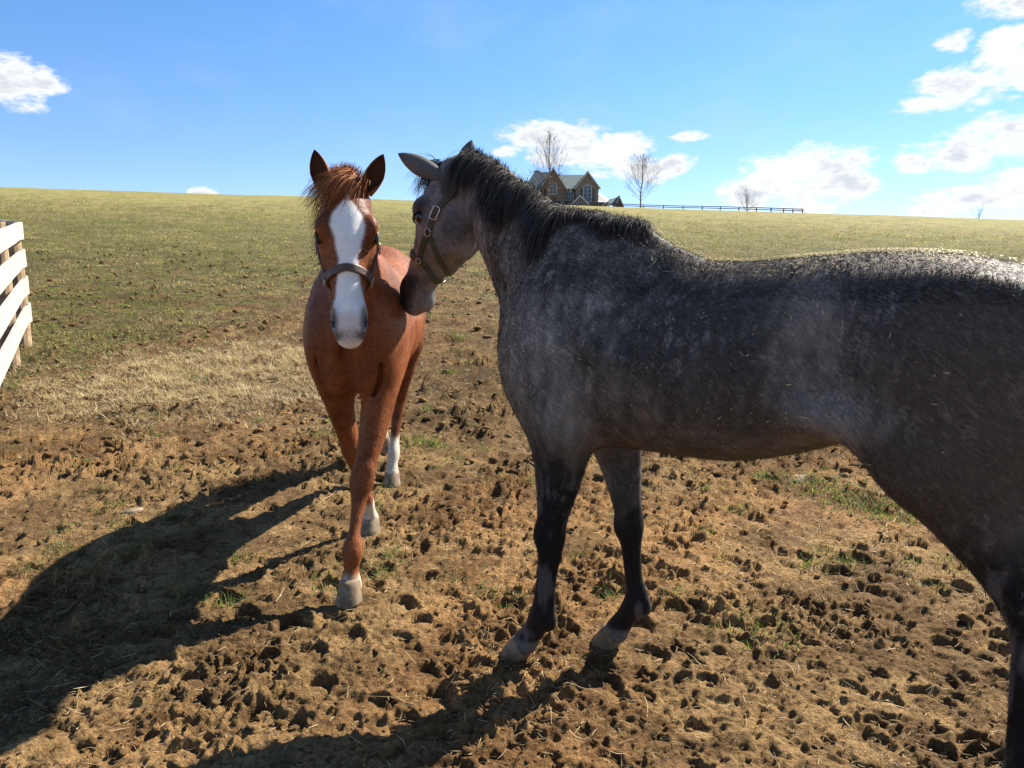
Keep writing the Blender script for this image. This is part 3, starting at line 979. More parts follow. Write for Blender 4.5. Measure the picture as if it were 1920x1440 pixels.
# ------------------------------------------------------------------ horses: bodies grown as one smooth surface
def catmull(S, per=0.02):
    """stations (n,k) -> densely resampled, smooth"""
    S = np.asarray(S, float); out = []
    n = len(S)
    for i in range(n - 1):
        p0 = S[max(i - 1, 0)]; p1 = S[i]; p2 = S[i + 1]; p3 = S[min(i + 2, n - 1)]
        m = max(2, int(np.linalg.norm((p2 - p1)[:3]) / per))
        for t in np.linspace(0, 1, m, endpoint=False):
            out.append(0.5 * ((2 * p1) + (-p0 + p2) * t + (2 * p0 - 5 * p1 + 4 * p2 - p3) * t * t + (-p0 + 3 * p1 - 3 * p2 + p3) * t ** 3))
    out.append(S[-1])
    return np.array(out)


class Field:
    def __init__(s, lo, hi, h):
        s.lo = np.array(lo, float); s.h = h
        s.n = np.ceil((np.array(hi) - s.lo) / h).astype(int) + 1
        s.D = np.full(s.n, 0.5, np.float32)
        s.ax = [s.lo[i] + h * np.arange(s.n[i]) for i in range(3)]

    def block(s, lo, hi):
        a = np.clip(np.floor((np.asarray(lo) - s.lo) / s.h).astype(int), 0, s.n - 1)
        b = np.clip(np.ceil((np.asarray(hi) - s.lo) / s.h).astype(int) + 1, 1, s.n)
        sl = tuple(slice(i, j) for i, j in zip(a, b))
        g = np.ix_(*[s.ax[i][sl[i]] for i in range(3)])
        return sl, g

    def union(s, sl, d, k):
        a = s.D[sl]; hh = np.maximum(k - np.abs(a - d), 0) / k
        s.D[sl] = np.minimum(a, d) - hh * hh * k * 0.25

    def cut(s, sl, d, k):
        a = s.D[sl]; d = -d; hh = np.maximum(k - np.abs(a - d), 0) / k
        s.D[sl] = np.maximum(a, d) + hh * hh * k * 0.25

    def tube(s, S, L=(0, 1, 0), k=0.05, kt=0.0, kb=0.0, margin=None, op='union', per=0.02):
        margin = margin or 0.05 + 1.6 * k
        """S: x,y,z, rn (in the plane across the lateral axis), rl (lateral)[, kt, kb: narrowing to the top / bottom]"""
        S = catmull(S, per); L = np.asarray(L, float)
        R_ = S[:, 3:5].max(1)
        lo = (S[:, :3] - R_[:, None]).min(0) - margin; hi = (S[:, :3] + R_[:, None]).max(0) + margin
        sl, _ = s.block(lo, hi)
        tmp = np.full([x.stop - x.start for x in sl], 0.5, np.float32)
        org = np.array([x.start for x in sl])
        for i in range(len(S) - 1):
            p, q = S[i], S[i + 1]
            T = q[:3] - p[:3]; ln = np.linalg.norm(T)
            if ln < 1e-6: continue
            T /= ln; N = np.cross(T, L); N /= np.linalg.norm(N); LL = np.cross(N, T)
            r = max(p[3], p[4], q[3], q[4]) + margin
            sl2, g = s.block(np.maximum(np.minimum(p[:3], q[:3]) - r, lo + s.h * 1.5), np.minimum(np.maximum(p[:3], q[:3]) + r, hi - s.h * 1.5))
            ss = tuple(slice(a.start - o, a.stop - o) for a, o in zip(sl2, org))
            ex, ey, ez = g[0] - p[0], g[1] - p[1], g[2] - p[2]
            et = ex * T[0] + ey * T[1] + ez * T[2]
            t = np.clip(et / ln, 0, 1)
            en = ex * N[0] + ey * N[1] + ez * N[2]
            elt = ex * LL[0] + ey * LL[1] + ez * LL[2]
            ee = et - t * ln
            rn = p[3] + (q[3] - p[3]) * t; rl = p[4] + (q[4] - p[4]) * t
            v = en / rn
            if S.shape[1] > 5:
                a_ = p[5] + (q[5] - p[5]) * t; b_ = p[6] + (q[6] - p[6]) * t
                rl_e = rl * (1 - a_ * np.clip(v, 0, 1.2) - b_ * np.clip(-v, 0, 1.2))
            else:
                rl_e = rl
            d = (np.sqrt(v * v + (elt / rl_e) ** 2 + (ee / np.minimum(rn, rl)) ** 2) - 1) * np.minimum(rn, rl)
            tmp[ss] = np.minimum(tmp[ss], d)
        (s.union if op == 'union' else s.cut)(sl, tmp, k)

    def ell(s, c, r, axes=None, k=0.04, op='union'):
        c = np.asarray(c, float); r = np.asarray(r, float)
        A = np.eye(3) if axes is None else np.asarray(axes, float)
        m = r.max() * (1 + 1.3 * k / r.min()) + 0.02
        sl, g = s.block(c - m, c + m)
        e = [g[i] - c[i] for i in range(3)]
        q = 0
        for i in range(3):
            q = q + ((e[0] * A[i, 0] + e[1] * A[i, 1] + e[2] * A[i, 2]) / r[i]) ** 2
        d = (np.sqrt(q) - 1) * r.min()
        (s.union if op == 'union' else s.cut)(sl, d.astype(np.float32), k)

    def sample(s, P):
        u = (np.asarray(P) - s.lo) / s.h
        u = np.clip(u, 0, np.array(s.n) - 1.001)
        i = u.astype(int); f = u - i
        D = s.D; o = 0
        for a in (0, 1):
            for b in (0, 1):
                for c in (0, 1):
                    wgt = (f[..., 0] if a else 1 - f[..., 0]) * (f[..., 1] if b else 1 - f[..., 1]) * (f[..., 2] if c else 1 - f[..., 2])
                    o = o + wgt * D[i[..., 0] + a, i[..., 1] + b, i[..., 2] + c]
        return o

    def grad(s, P):
        e = s.h * 0.9
        g = np.stack([s.sample(P + np.eye(3)[i] * e) - s.sample(P - np.eye(3)[i] * e) for i in range(3)], -1)
        return g / (np.linalg.norm(g, axis=-1, keepdims=True) + 1e-9)

    def project(s, P, off, it=6):
        P = np.array(P, float)
        for _ in range(it):
            d = s.sample(P)
            P = P - s.grad(P) * (d - off)[..., None] * 0.8
        return P

    def mesh(s):
        G = openvdb.FloatGrid(0.5)
        G.copyFromArray(np.ascontiguousarray(s.D, dtype=np.float32))
        V, Q = G.convertToQuads(0.0)
        V = np.asarray(V, float) * s.h + s.lo
        Q = np.asarray(Q)
        return V, Q[:, ::-1].copy()


def frame(T, L):
    T = np.asarray(T, float); T = T / np.linalg.norm(T); L = np.asarray(L, float)
    N = np.cross(T, L); N /= np.linalg.norm(N); L = np.cross(N, T)
    return T, N, L


def add_head(f, P, T, L, s=1.0, length=0.60):
    """P poll centre, T towards the muzzle, N out of the face"""
    T, N, L = frame(T, L)
    prof = [  # along, front of face (N), back of jaw (N), half width
        (-0.02, 0.075, -0.075, 0.060), (0.05, 0.088, -0.095, 0.082), (0.12, 0.098, -0.130, 0.094), (0.19, 0.096, -0.165, 0.096),
        (0.26, 0.088, -0.165, 0.084), (0.33, 0.078, -0.130, 0.068), (0.40, 0.070, -0.092, 0.058), (0.46, 0.064, -0.072, 0.052),
        (0.52, 0.060, -0.066, 0.051), (0.565, 0.052, -0.064, 0.051), (0.60, 0.030, -0.052, 0.046)]
    k = length / 0.60
    S = [(*(P + T * a * k + N * (fr + bk) / 2 * s), (fr - bk) / 2 * s, w_ * s, -0.12, 0.22 if a < 0.42 else 0.0) for a, fr, bk, w_ in prof]
    f.tube(S, L, k=0.035, per=0.012)
    at = lambda a, n, l: P + T * a * k + N * n * s + L * l * s
    AX = np.array([T, N, L])
    for sd in (-1, 1):
        f.ell(at(0.215, -0.075, sd * 0.058), np.array([0.105, 0.085, 0.040]) * s, AX, 0.03)      # cheek
        f.ell(at(0.168, 0.054, sd * 0.084), np.array([0.040, 0.030, 0.026]) * s, AX, 0.025)      # brow
        f.ell(at(0.205, 0.034, sd * 0.108), np.array([0.026, 0.024, 0.020]) * s, AX, 0.008, 'cut')  # eye socket
        f.tube([(*at(0.20, 0.020, sd * 0.092), 0.014, 0.012), (*at(0.28, 0.004, sd * 0.076), 0.013, 0.010), (*at(0.37, -0.002, sd * 0.056), 0.010, 0.008)], L, 0.02)  # facial crest
        f.ell(at(0.530, 0.020, sd * 0.043), np.array([0.046, 0.036, 0.022]) * s, AX, 0.02)       # nostril wing
        f.ell(at(0.545, 0.036, sd * 0.056), np.array([0.042, 0.034, 0.017]) * s, np.array([T, N * 0.90 + L * 0.42 * sd, L * sd * 0.90 - N * 0.42]), 0.006, 'cut')
    f.ell(at(0.555, -0.060, 0), np.array([0.040, 0.028, 0.034]) * s, AX, 0.025)                  # chin
    for sd in (-1, 1):
        f.tube([(*at(0.612, -0.020, sd * 0.012), 0.006, 0.006), (*at(0.590, -0.024, sd * 0.044), 0.006, 0.006), (*at(0.545, -0.028, sd * 0.056), 0.006, 0.006), (*at(0.505, -0.030, sd * 0.056), 0.004, 0.004)], T, 0.006, op='cut')
    f.tube([(*at(0.600, -0.020, -0.06), 0.004, 0.004), (*at(0.612, -0.024, 0), 0.004, 0.004), (*at(0.600, -0.020, 0.06), 0.004, 0.004)], T, 0.008, op='cut')
    return T, N, L


def leg_rows(pts):
    """x,y,z,rn,rl"""
    return [tuple(p) for p in pts]


H_VOX = 0.0083

# --- the grey
fg = Field((-1.95, -0.62, 0.02), (1.15, 0.48, 2.16), H_VOX)
torso = [  # x, top, bottom, half width, top narrowing, bottom narrowing
    (0.080, 1.36, 1.08, 0.09, 0, 0), (0.04, 1.46, 1.01, 0.14, 0, 0), (-0.05, 1.56, 0.945, 0.18, 0.2, 0.1), (-0.17, 1.625, 0.905, 0.225, 0.42, 0.1),
    (-0.33, 1.650, 0.898, 0.250, 0.55, 0.1), (-0.46, 1.606, 0.898, 0.272, 0.42, 0.1), (-0.58, 1.563, 0.903, 0.292, 0.22, 0.05), (-0.74, 1.552, 0.918, 0.305, 0.08, 0),
    (-0.90, 1.560, 0.968, 0.300, 0.05, 0), (-1.02, 1.570, 1.02, 0.290, 0.1, 0), (-1.15, 1.577, 1.075, 0.282, 0.12, 0), (-1.28, 1.573, 1.06, 0.278, 0.1, 0),
    (-1.40, 1.556, 1.08, 0.262, 0.05, 0), (-1.53, 1.512, 1.10, 0.232, 0, 0), (-1.64, 1.44, 1.13, 0.18, 0, 0), (-1.71, 1.36, 1.19, 0.10, 0, 0)]
fg.tube([(x, 0, (t + b) / 2, (t - b) / 2, a, k1, k2) for x, t, b, a, k1, k2 in torso][::-1], k=0.05, per=0.03)
fg.tube([(-0.28, 0.0, 1.37, 0.28, 0.125), (-0.10, -0.01, 1.425, 0.285, 0.132), (0.07, -0.045, 1.53, 0.258, 0.122), (0.21, -0.10, 1.64, 0.222, 0.106), (0.35, -0.155, 1.75, 0.186, 0.092), (0.48, -0.205, 1.85, 0.152, 0.082), (0.61, -0.25, 1.935, 0.105, 0.068)],
        L=(0.25, 0.97, 0), k=0.10)
GP = np.array([0.690, -0.265, 1.942]); GTv = np.array([0.42, 0.06, -0.905]); GLv = np.array([-0.12, 0.99, 0.0])
G_T, G_N, G_LL = add_head(fg, GP, GTv, GLv, 1.23, 0.64)
# shoulders, forearms and lower legs
for key, s in (('nf', 1), ('ff', -1)):
    fg.ell((-0.06, s * 0.105, 1.19), (0.13, 0.10, 0.17), k=0.10)      # point of shoulder
    fg.ell((-0.17, s * 0.150, 1.22), (0.17, 0.085, 0.26), k=0.12)    # shoulder blade muscle
NF = [(-0.10, 0.135, 1.16, 0.155, 0.085), (-0.145, 0.14, 1.02, 0.135, 0.080), (-0.160, 0.14, 0.90, 0.118, 0.072), (-0.155, 0.14, 0.79, 0.097, 0.062), (-0.140, 0.14, 0.68, 0.072, 0.052),
      (-0.128, 0.138, 0.60, 0.058, 0.048), (-0.122, 0.137, 0.545, 0.059, 0.048), (-0.118, 0.136, 0.49, 0.050, 0.041), (-0.108, 0.135, 0.42, 0.043, 0.031), (-0.098, 0.134, 0.32, 0.042, 0.029),
      (-0.090, 0.133, 0.25, 0.048, 0.034), (-0.078, 0.132, 0.205, 0.054, 0.040), (-0.045, 0.131, 0.145, 0.042, 0.037), (-0.012, 0.13, 0.095, 0.047, 0.045), (0.002, 0.13, 0.072, 0.050, 0.048)]
fg.tube(NF, k=0.045)
FF = [(-0.12, -0.135, 1.16, 0.155, 0.085), (-0.19, -0.14, 1.00, 0.135, 0.080), (-0.225, -0.145, 0.88, 0.112, 0.070), (-0.25, -0.15, 0.78, 0.088, 0.060), (-0.272, -0.153, 0.67, 0.066, 0.051),
      (-0.288, -0.156, 0.59, 0.056, 0.047), (-0.294, -0.158, 0.535, 0.057, 0.047), (-0.298, -0.16, 0.48, 0.045, 0.039), (-0.304, -0.162, 0.41, 0.038, 0.030), (-0.314, -0.165, 0.32, 0.037, 0.029),
      (-0.328, -0.167, 0.265, 0.044, 0.034), (-0.325, -0.169, 0.222, 0.052, 0.040), (-0.285, -0.170, 0.155, 0.041, 0.037), (-0.252, -0.17, 0.10, 0.046, 0.045), (-0.238, -0.17, 0.072, 0.049, 0.048)]
fg.tube(FF, k=0.045)
NH = [(-1.40, 0.125, 1.36, 0.22, 0.115), (-1.42, 0.150, 1.20, 0.235, 0.120), (-1.415, 0.160, 1.06, 0.190, 0.105), (-1.455, 0.160, 0.95, 0.145, 0.088), (-1.51, 0.155, 0.85, 0.106, 0.072), (-1.565, 0.15, 0.75, 0.080, 0.058),
      (-1.605, 0.148, 0.66, 0.068, 0.048), (-1.622, 0.146, 0.60, 0.072, 0.047), (-1.615, 0.145, 0.53, 0.060, 0.044), (-1.605, 0.144, 0.45, 0.046, 0.034), (-1.605, 0.143, 0.34, 0.042, 0.031), (-1.610, 0.142, 0.26, 0.047, 0.035),
      (-1.606, 0.141, 0.21, 0.054, 0.040), (-1.585, 0.14, 0.145, 0.042, 0.037), (-1.575, 0.14, 0.072, 0.049, 0.047)]
fg.tube(NH, k=0.05)
FH = [(x - 0.10 - 0.16 * max(0, 1.1 - z) / 1.1, -y, z, a, b) for x, y, z, a, b in NH]
fg.tube(FH, k=0.05)
fg.ell((-1.36, 0.205, 1.28), (0.20, 0.07, 0.20), k=0.10); fg.ell((-1.36, -0.205, 1.28), (0.20, 0.07, 0.20), k=0.10)
# flank fold
fg.tube([(-1.02, 0.20, 1.15, 0.03, 0.05), (-1.18, 0.185, 1.125, 0.045, 0.06), (-1.32, 0.175, 1.05, 0.08, 0.07)], k=0.10)
fg.ell((-0.20, 0.20, 1.02), (0.07, 0.05, 0.10), k=0.07)              # triceps above the elbow
fg.ell((-1.06, 0.300, 1.32), (0.07, 0.05, 0.12), k=0.10, op='cut')  # hollow of the flank

fg.tube([(-0.235, 0.245, 1.50, 0.012, 0.012), (-0.285, 0.285, 1.32, 0.014, 0.014), (-0.30, 0.29, 1.12, 0.012, 0.012), (-0.27, 0.27, 1.0, 0.010, 0.010)], k=0.06, op='cut')   # edge of the shoulder
fg.tube([(0.40, -0.035, 1.60, 0.014, 0.012), (0.20, 0.045, 1.44, 0.016, 0.012), (0.06, 0.125, 1.30, 0.014, 0.012)], k=0.06, op='cut')      # groove of the throat


def leg_detail(f, leg, lat=0.85):
    """bone and tendon lines of the lower leg, knee cap and fetlock knob"""
    leg = np.array(leg)
    i = [k for k in range(len(leg)) if leg[k, 2] < leg[-1, 2] + 0.44 and leg[k, 2] > leg[-1, 2] + 0.14]
    for s in (-1, 1):
        pts = [(leg[k, 0] - leg[k, 3] * 0.25, leg[k, 1] + s * leg[k, 4] * 1.12, leg[k, 2], 0.006, 0.006) for k in i]
        if len(pts) > 1: f.tube(pts, k=0.016, op='cut')
    kn = leg[np.argmin(np.abs(leg[:, 2] - leg[-1, 2] - 0.465))]
    f.ell((kn[0] + kn[3] * 0.55, kn[1], kn[2]), (0.028, kn[4] * 0.9, 0.045), k=0.025)
    ft = leg[np.argmin(np.abs(leg[:, 2] - leg[-1, 2] - 0.125))]
    f.ell((ft[0] - ft[3] * 0.75, ft[1], ft[2] - 0.012), (0.024, 0.022, 0.030), k=0.02)


leg_detail(fg, NF); leg_detail(fg, FF)

# --- the chestnut (walks towards the camera)
fc = Field((-2.15, -0.52, 0.03), (0.85, 0.42, 2.02), H_VOX)
torso = [(0.055, 1.34, 1.06, 0.10, 0, 0), (0.00, 1.42, 1.00, 0.15, 0, 0), (-0.10, 1.51, 0.945, 0.192, 0.1, 0.1), (-0.25, 1.585, 0.905, 0.222, 0.38, 0.1), (-0.40, 1.628, 0.90, 0.248, 0.52, 0.1),
         (-0.55, 1.605, 0.915, 0.272, 0.35, 0.05), (-0.72, 1.580, 0.935, 0.288, 0.15, 0), (-0.90, 1.595, 0.965, 0.292, 0.08, 0), (-1.08, 1.640, 1.02, 0.288, 0.1, 0), (-1.24, 1.680, 1.08, 0.280, 0.12, 0),
         (-1.38, 1.665, 1.12, 0.262, 0.05, 0), (-1.50, 1.60, 1.15, 0.225, 0, 0), (-1.60, 1.50, 1.20, 0.16, 0, 0), (-1.66, 1.42, 1.27, 0.09, 0, 0)]


def cy(x):  # the body bends a little along its length
    return -0.012 - 0.075 * max(0.0, (-x - 0.3)) / 1.0


fc.tube([(x, cy(x), (t + b) / 2, (t - b) / 2, a, k1, k2) for x, t, b, a, k1, k2 in torso][::-1], k=0.05, per=0.03)
fc.tube([(-0.33, -0.01, 1.36, 0.26, 0.125), (-0.18, -0.008, 1.40, 0.262, 0.135), (-0.03, 0.012, 1.47, 0.225, 0.122), (0.11, 0.04, 1.56, 0.180, 0.102), (0.235, 0.068, 1.655, 0.150, 0.088), (0.345, 0.09, 1.745, 0.128, 0.078), (0.425, 0.10, 1.80, 0.095, 0.066)],
        L=(-0.18, 0.98, 0), k=0.10)
CP = np.array([0.455, 0.090, 1.818]); CTv = np.array([0.385, 0.075, -0.917]); CLv = np.array([-0.20, 0.98, 0.02])
C_T, C_N, C_LL = add_head(fc, CP, CTv, CLv, 1.10, 0.585)
for s in (1, -1):
    fc.ell((-0.04, s * 0.115 - 0.012, 1.18), (0.12, 0.092, 0.17), k=0.09)
    fc.ell((-0.20, s * 0.150 - 0.012, 1.22), (0.15, 0.080, 0.25), k=0.12)
    fc.ell((0.035, s * 0.072 - 0.01, 1.08), (0.075, 0.066, 0.14), k=0.035)      # breast muscles
LF = [(-0.10, 0.115, 1.14, 0.14, 0.085), (-0.085, 0.108, 1.00, 0.125, 0.084), (-0.045, 0.098, 0.88, 0.108, 0.076), (0.005, 0.082, 0.77, 0.088, 0.066), (0.055, 0.064, 0.67, 0.066, 0.054),
      (0.092, 0.049, 0.59, 0.052, 0.049), (0.112, 0.041, 0.54, 0.056, 0.057), (0.135, 0.034, 0.48, 0.044, 0.042), (0.165, 0.029, 0.42, 0.036, 0.031), (0.210, 0.022, 0.335, 0.034, 0.027),
      (0.242, 0.018, 0.275, 0.044, 0.043), (0.257, 0.016, 0.235, 0.047, 0.046), (0.270, 0.014, 0.175, 0.034, 0.033), (0.285, 0.012, 0.125, 0.044, 0.046), (0.29, 0.012, 0.10, 0.048, 0.050)]
fc.tube(LF, k=0.045)
RF = [(-0.13, -0.135, 1.14, 0.14, 0.085), (-0.16, -0.135, 1.00, 0.125, 0.080), (-0.205, -0.130, 0.88, 0.104, 0.070), (-0.255, -0.122, 0.77, 0.082, 0.060), (-0.305, -0.112, 0.66, 0.062, 0.050),
      (-0.345, -0.104, 0.58, 0.052, 0.047), (-0.368, -0.098, 0.53, 0.052, 0.047), (-0.40, -0.090, 0.47, 0.040, 0.039), (-0.44, -0.082, 0.39, 0.034, 0.029), (-0.485, -0.074, 0.31, 0.034, 0.028),
      (-0.522, -0.068, 0.25, 0.045, 0.036), (-0.560, -0.064, 0.165, 0.037, 0.034), (-0.575, -0.062, 0.125, 0.045, 0.045), (-0.578, -0.062, 0.108, 0.048, 0.048)]
fc.tube(RF, k=0.045)
LH = [(-1.36, 0.02, 1.42, 0.20, 0.12), (-1.33, 0.050, 1.26, 0.225, 0.125), (-1.26, 0.060, 1.11, 0.185, 0.108), (-1.29, 0.052, 1.00, 0.145, 0.088), (-1.36, 0.035, 0.90, 0.108, 0.072), (-1.43, 0.012, 0.80, 0.080, 0.058),
      (-1.49, -0.015, 0.71, 0.067, 0.050), (-1.515, -0.030, 0.64, 0.068, 0.048), (-1.50, -0.040, 0.565, 0.054, 0.043), (-1.475, -0.047, 0.48, 0.042, 0.034), (-1.43, -0.052, 0.38, 0.038, 0.030), (-1.385, -0.055, 0.295, 0.048, 0.041),
      (-1.345, -0.057, 0.225, 0.037, 0.034), (-1.325, -0.058, 0.175, 0.046, 0.045), (-1.32, -0.058, 0.16, 0.048, 0.047)]
fc.tube(LH, k=0.05)
RH = [(-1.38, -0.20, 1.42, 0.20, 0.115), (-1.40, -0.235, 1.26, 0.225, 0.118), (-1.40, -0.245, 1.11, 0.185, 0.102), (-1.46, -0.243, 1.00, 0.145, 0.085), (-1.55, -0.238, 0.90, 0.106, 0.070), (-1.64, -0.232, 0.82, 0.080, 0.057),
      (-1.71, -0.228, 0.75, 0.067, 0.048), (-1.75, -0.225, 0.69, 0.068, 0.047), (-1.775, -0.223, 0.62, 0.052, 0.042), (-1.81, -0.221, 0.54, 0.042, 0.033), (-1.86, -0.219, 0.44, 0.038, 0.030), (-1.90, -0.217, 0.37, 0.046, 0.036),
      (-1.925, -0.216, 0.30, 0.037, 0.034), (-1.93, -0.215, 0.25, 0.045, 0.045)]
fc.tube(RH, k=0.05)
fc.tube([(-1.02, 0.10, 1.10, 0.03, 0.05), (-1.14, 0.09, 1.09, 0.05, 0.06), (-1.24, 0.075, 1.06, 0.07, 0.07)], k=0.10)

leg_detail(fc, LF); leg_detail(fc, RF)
fc.tube([(0.11, -0.012, 1.30, 0.014, 0.014), (0.125, -0.012, 1.14, 0.022, 0.022), (0.10, -0.012, 0.99, 0.020, 0.020)], k=0.04, op='cut')   # cleft of the breast
for s in (1, -1):
    fc.tube([(0.06, s * 0.135 - 0.012, 1.14, 0.010, 0.010), (0.04, s * 0.13 - 0.012, 1.03, 0.012, 0.012), (0.03, s * 0.10 - 0.012, 0.95, 0.010, 0.010)], k=0.045, op='cut')


def cells(P, scale, seed):
    """distance to the nearest jittered cell point (for dapples), and that cell's random value"""
    q = P * scale; b = np.floor(q).astype(np.int64)
    best = np.full(len(P), 9.0); val = np.zeros(len(P))
    for dx in (-1, 0, 1):
        for dy in (-1, 0, 1):
            for dz in (-1, 0, 1):
                c = b + np.array([dx, dy, dz])
                o = np.stack([_hash(c[:, 0], c[:, 1], c[:, 2], seed + i) for i in range(3)], -1)
                d = np.linalg.norm(c + 0.15 + 0.7 * o - q, axis=1)
                m = d < best
                best[m] = d[m]; val[m] = o[m, 0]
    return best, val


def head_coords(P, o, T, N, L):
    e = P - o
    return e @ T, e @ N, e @ L


def grey_color(P):
    x, y, z = P.T
    n = fbm(x * 3, y * 3, z * 3, oct=3, seed=101)
    nf = fbm(x * 11, y * 11, z * 7, oct=3, seed=102)
    st = fbm(x * 38 + z * 9, y * 38, z * 13, oct=2, seed=108)
    dark = np.array((0.046, 0.040, 0.034)); brown = np.array((0.072, 0.053, 0.038)); mid = np.array((0.135, 0.119, 0.102)); pale = np.array((0.34, 0.305, 0.265))
    # how grey each region has turned
    lev = 0.15 + 0.18 * sstep(-0.45, 0.1, x) * sstep(1.0, 1.35, z)                # neck and shoulder
    lev = lev + 0.15 * np.exp(-(((x + 0.13) / 0.22) ** 2 + ((z - 1.22) / 0.24) ** 2))
    lev = lev - 0.14 * np.exp(-(((x + 0.72) / 0.35) ** 2 + ((z - 1.28) / 0.22) ** 2))
    lev = lev + 0.32 * np.exp(-(((x + 1.04) / 0.10) ** 2 + ((z - 1.33) / 0.20) ** 2))  # pale flank
    lev = lev + 0.30 * np.exp(-(((x + 1.16) / 0.10) ** 2 + ((z - 1.12) / 0.07) ** 2))
    lev = lev + 0.42 * np.exp(-(((x + 0.27) / 0.08) ** 2 + ((z - 1.02) / 0.13) ** 2))  # behind the elbow
    lev = lev - 0.30 * sstep(-1.12, -1.38, x)
    lev = lev + 0.45 * np.exp(-(((x + 1.50) / 0.10) ** 2 + ((z - 0.90) / 0.10) ** 2)) + 0.25 * np.exp(-(((x + 1.40) / 0.12) ** 2 + ((z - 1.20) / 0.08) ** 2))
    lev = lev + 0.34 * (n - 0.5) + 0.42 * (nf - 0.5) + 0.35 * (st - 0.5)
    c = lerp(dark, mid, sstep(0.0, 0.45, lev)); c = lerp(c, np.broadcast_to(pale, c.shape), sstep(0.40, 0.95, lev))
    dd, v = cells((P + 0.05 * (np.stack([n, nf, st], -1) - 0.5)) * np.array([1, 1, 0.72]), 17.0, 5)
    spot = (1 - sstep(0.15, 0.75, dd)) * v * (0.35 + 1.1 * st)
    amt = sstep(-0.55, -0.1, x) * 0.60 + 0.22
    amt = amt * sstep(0.62, 0.95, z)
    c = lerp(c, c * 2.0 + 0.02, np.clip(spot * amt * 0.5, 0, 1))
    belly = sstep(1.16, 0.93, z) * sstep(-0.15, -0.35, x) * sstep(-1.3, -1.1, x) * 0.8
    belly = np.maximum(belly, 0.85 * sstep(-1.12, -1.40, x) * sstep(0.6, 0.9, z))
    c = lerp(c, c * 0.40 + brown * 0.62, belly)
    # black points
    leg = sstep(0.96, 0.74, z)
    vein = sstep(0.56, 0.72, fbm(x * 20, y * 20, z * 5.5, oct=3, seed=103)) * 0.55
    knee = sstep(0.80, 0.62, z) * sstep(0.50, 0.62, z) * sstep(0.45, 0.65, nf)
    lc = lerp(np.array((0.009, 0.0085, 0.0085)), np.broadcast_to((0.125, 0.108, 0.104), c.shape), np.clip(vein + 0.35 * knee, 0, 1))
    c = lerp(c, lc, leg)
    ia = sstep(0.02, -0.03, y) * sstep(0.95, 0.85, z) * sstep(0.60, 0.72, z) * sstep(-0.45, -0.1, x)
    c = lerp(c, np.broadcast_to((0.20, 0.19, 0.18), c.shape), ia * 0.6)
    # coronet
    c = lerp(c, np.broadcast_to((0.15, 0.14, 0.13), c.shape), sstep(0.115, 0.085, z) * 0.7)
    # dorsal line
    # head
    a, nn, l = head_coords(P, GP, G_T, G_N, G_LL)
    hd = sstep(-0.02, 0.08, a) * (np.abs(l) < 0.2) * (np.abs(nn) < 0.28) * (z < 2.1) * (x > 0.38)
    hc = lerp((0.095, 0.088, 0.082), (0.23, 0.215, 0.20), sstep(0.35, 0.65, fbm(x * 9, y * 9, z * 9, oct=3, seed=104)))
    hc = lerp(hc, np.broadcast_to((0.23, 0.185, 0.155), hc.shape), 0.5 * sstep(0.20, 0.34, a) * sstep(0.03, -0.03, nn))
    hc = lerp(hc, np.broadcast_to((0.035, 0.033, 0.036), hc.shape), 0.85 * np.exp(-(((a - 0.165) / 0.055) ** 2 + ((nn - 0.045) / 0.045) ** 2)))
    hc = lerp(hc, np.broadcast_to((0.034, 0.030, 0.030), hc.shape), sstep(0.45, 0.52, a) * sstep(-0.06, 0.0, nn))
    hc = lerp(hc, np.broadcast_to((0.20, 0.18, 0.17), hc.shape), sstep(0.52, 0.57, a) * sstep(-0.02, -0.06, nn) * 0.7)
    hc = lerp(hc, np.broadcast_to((0.05, 0.048, 0.052), hc.shape), 0.65 * sstep(0.06, 0.16, a) * sstep(-0.06, -0.12, nn) * sstep(0.30, 0.2, a))
    c = lerp(c, hc, hd)
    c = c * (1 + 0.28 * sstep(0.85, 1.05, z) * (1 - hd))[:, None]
    return np.clip(c, 0.008, 0.9)


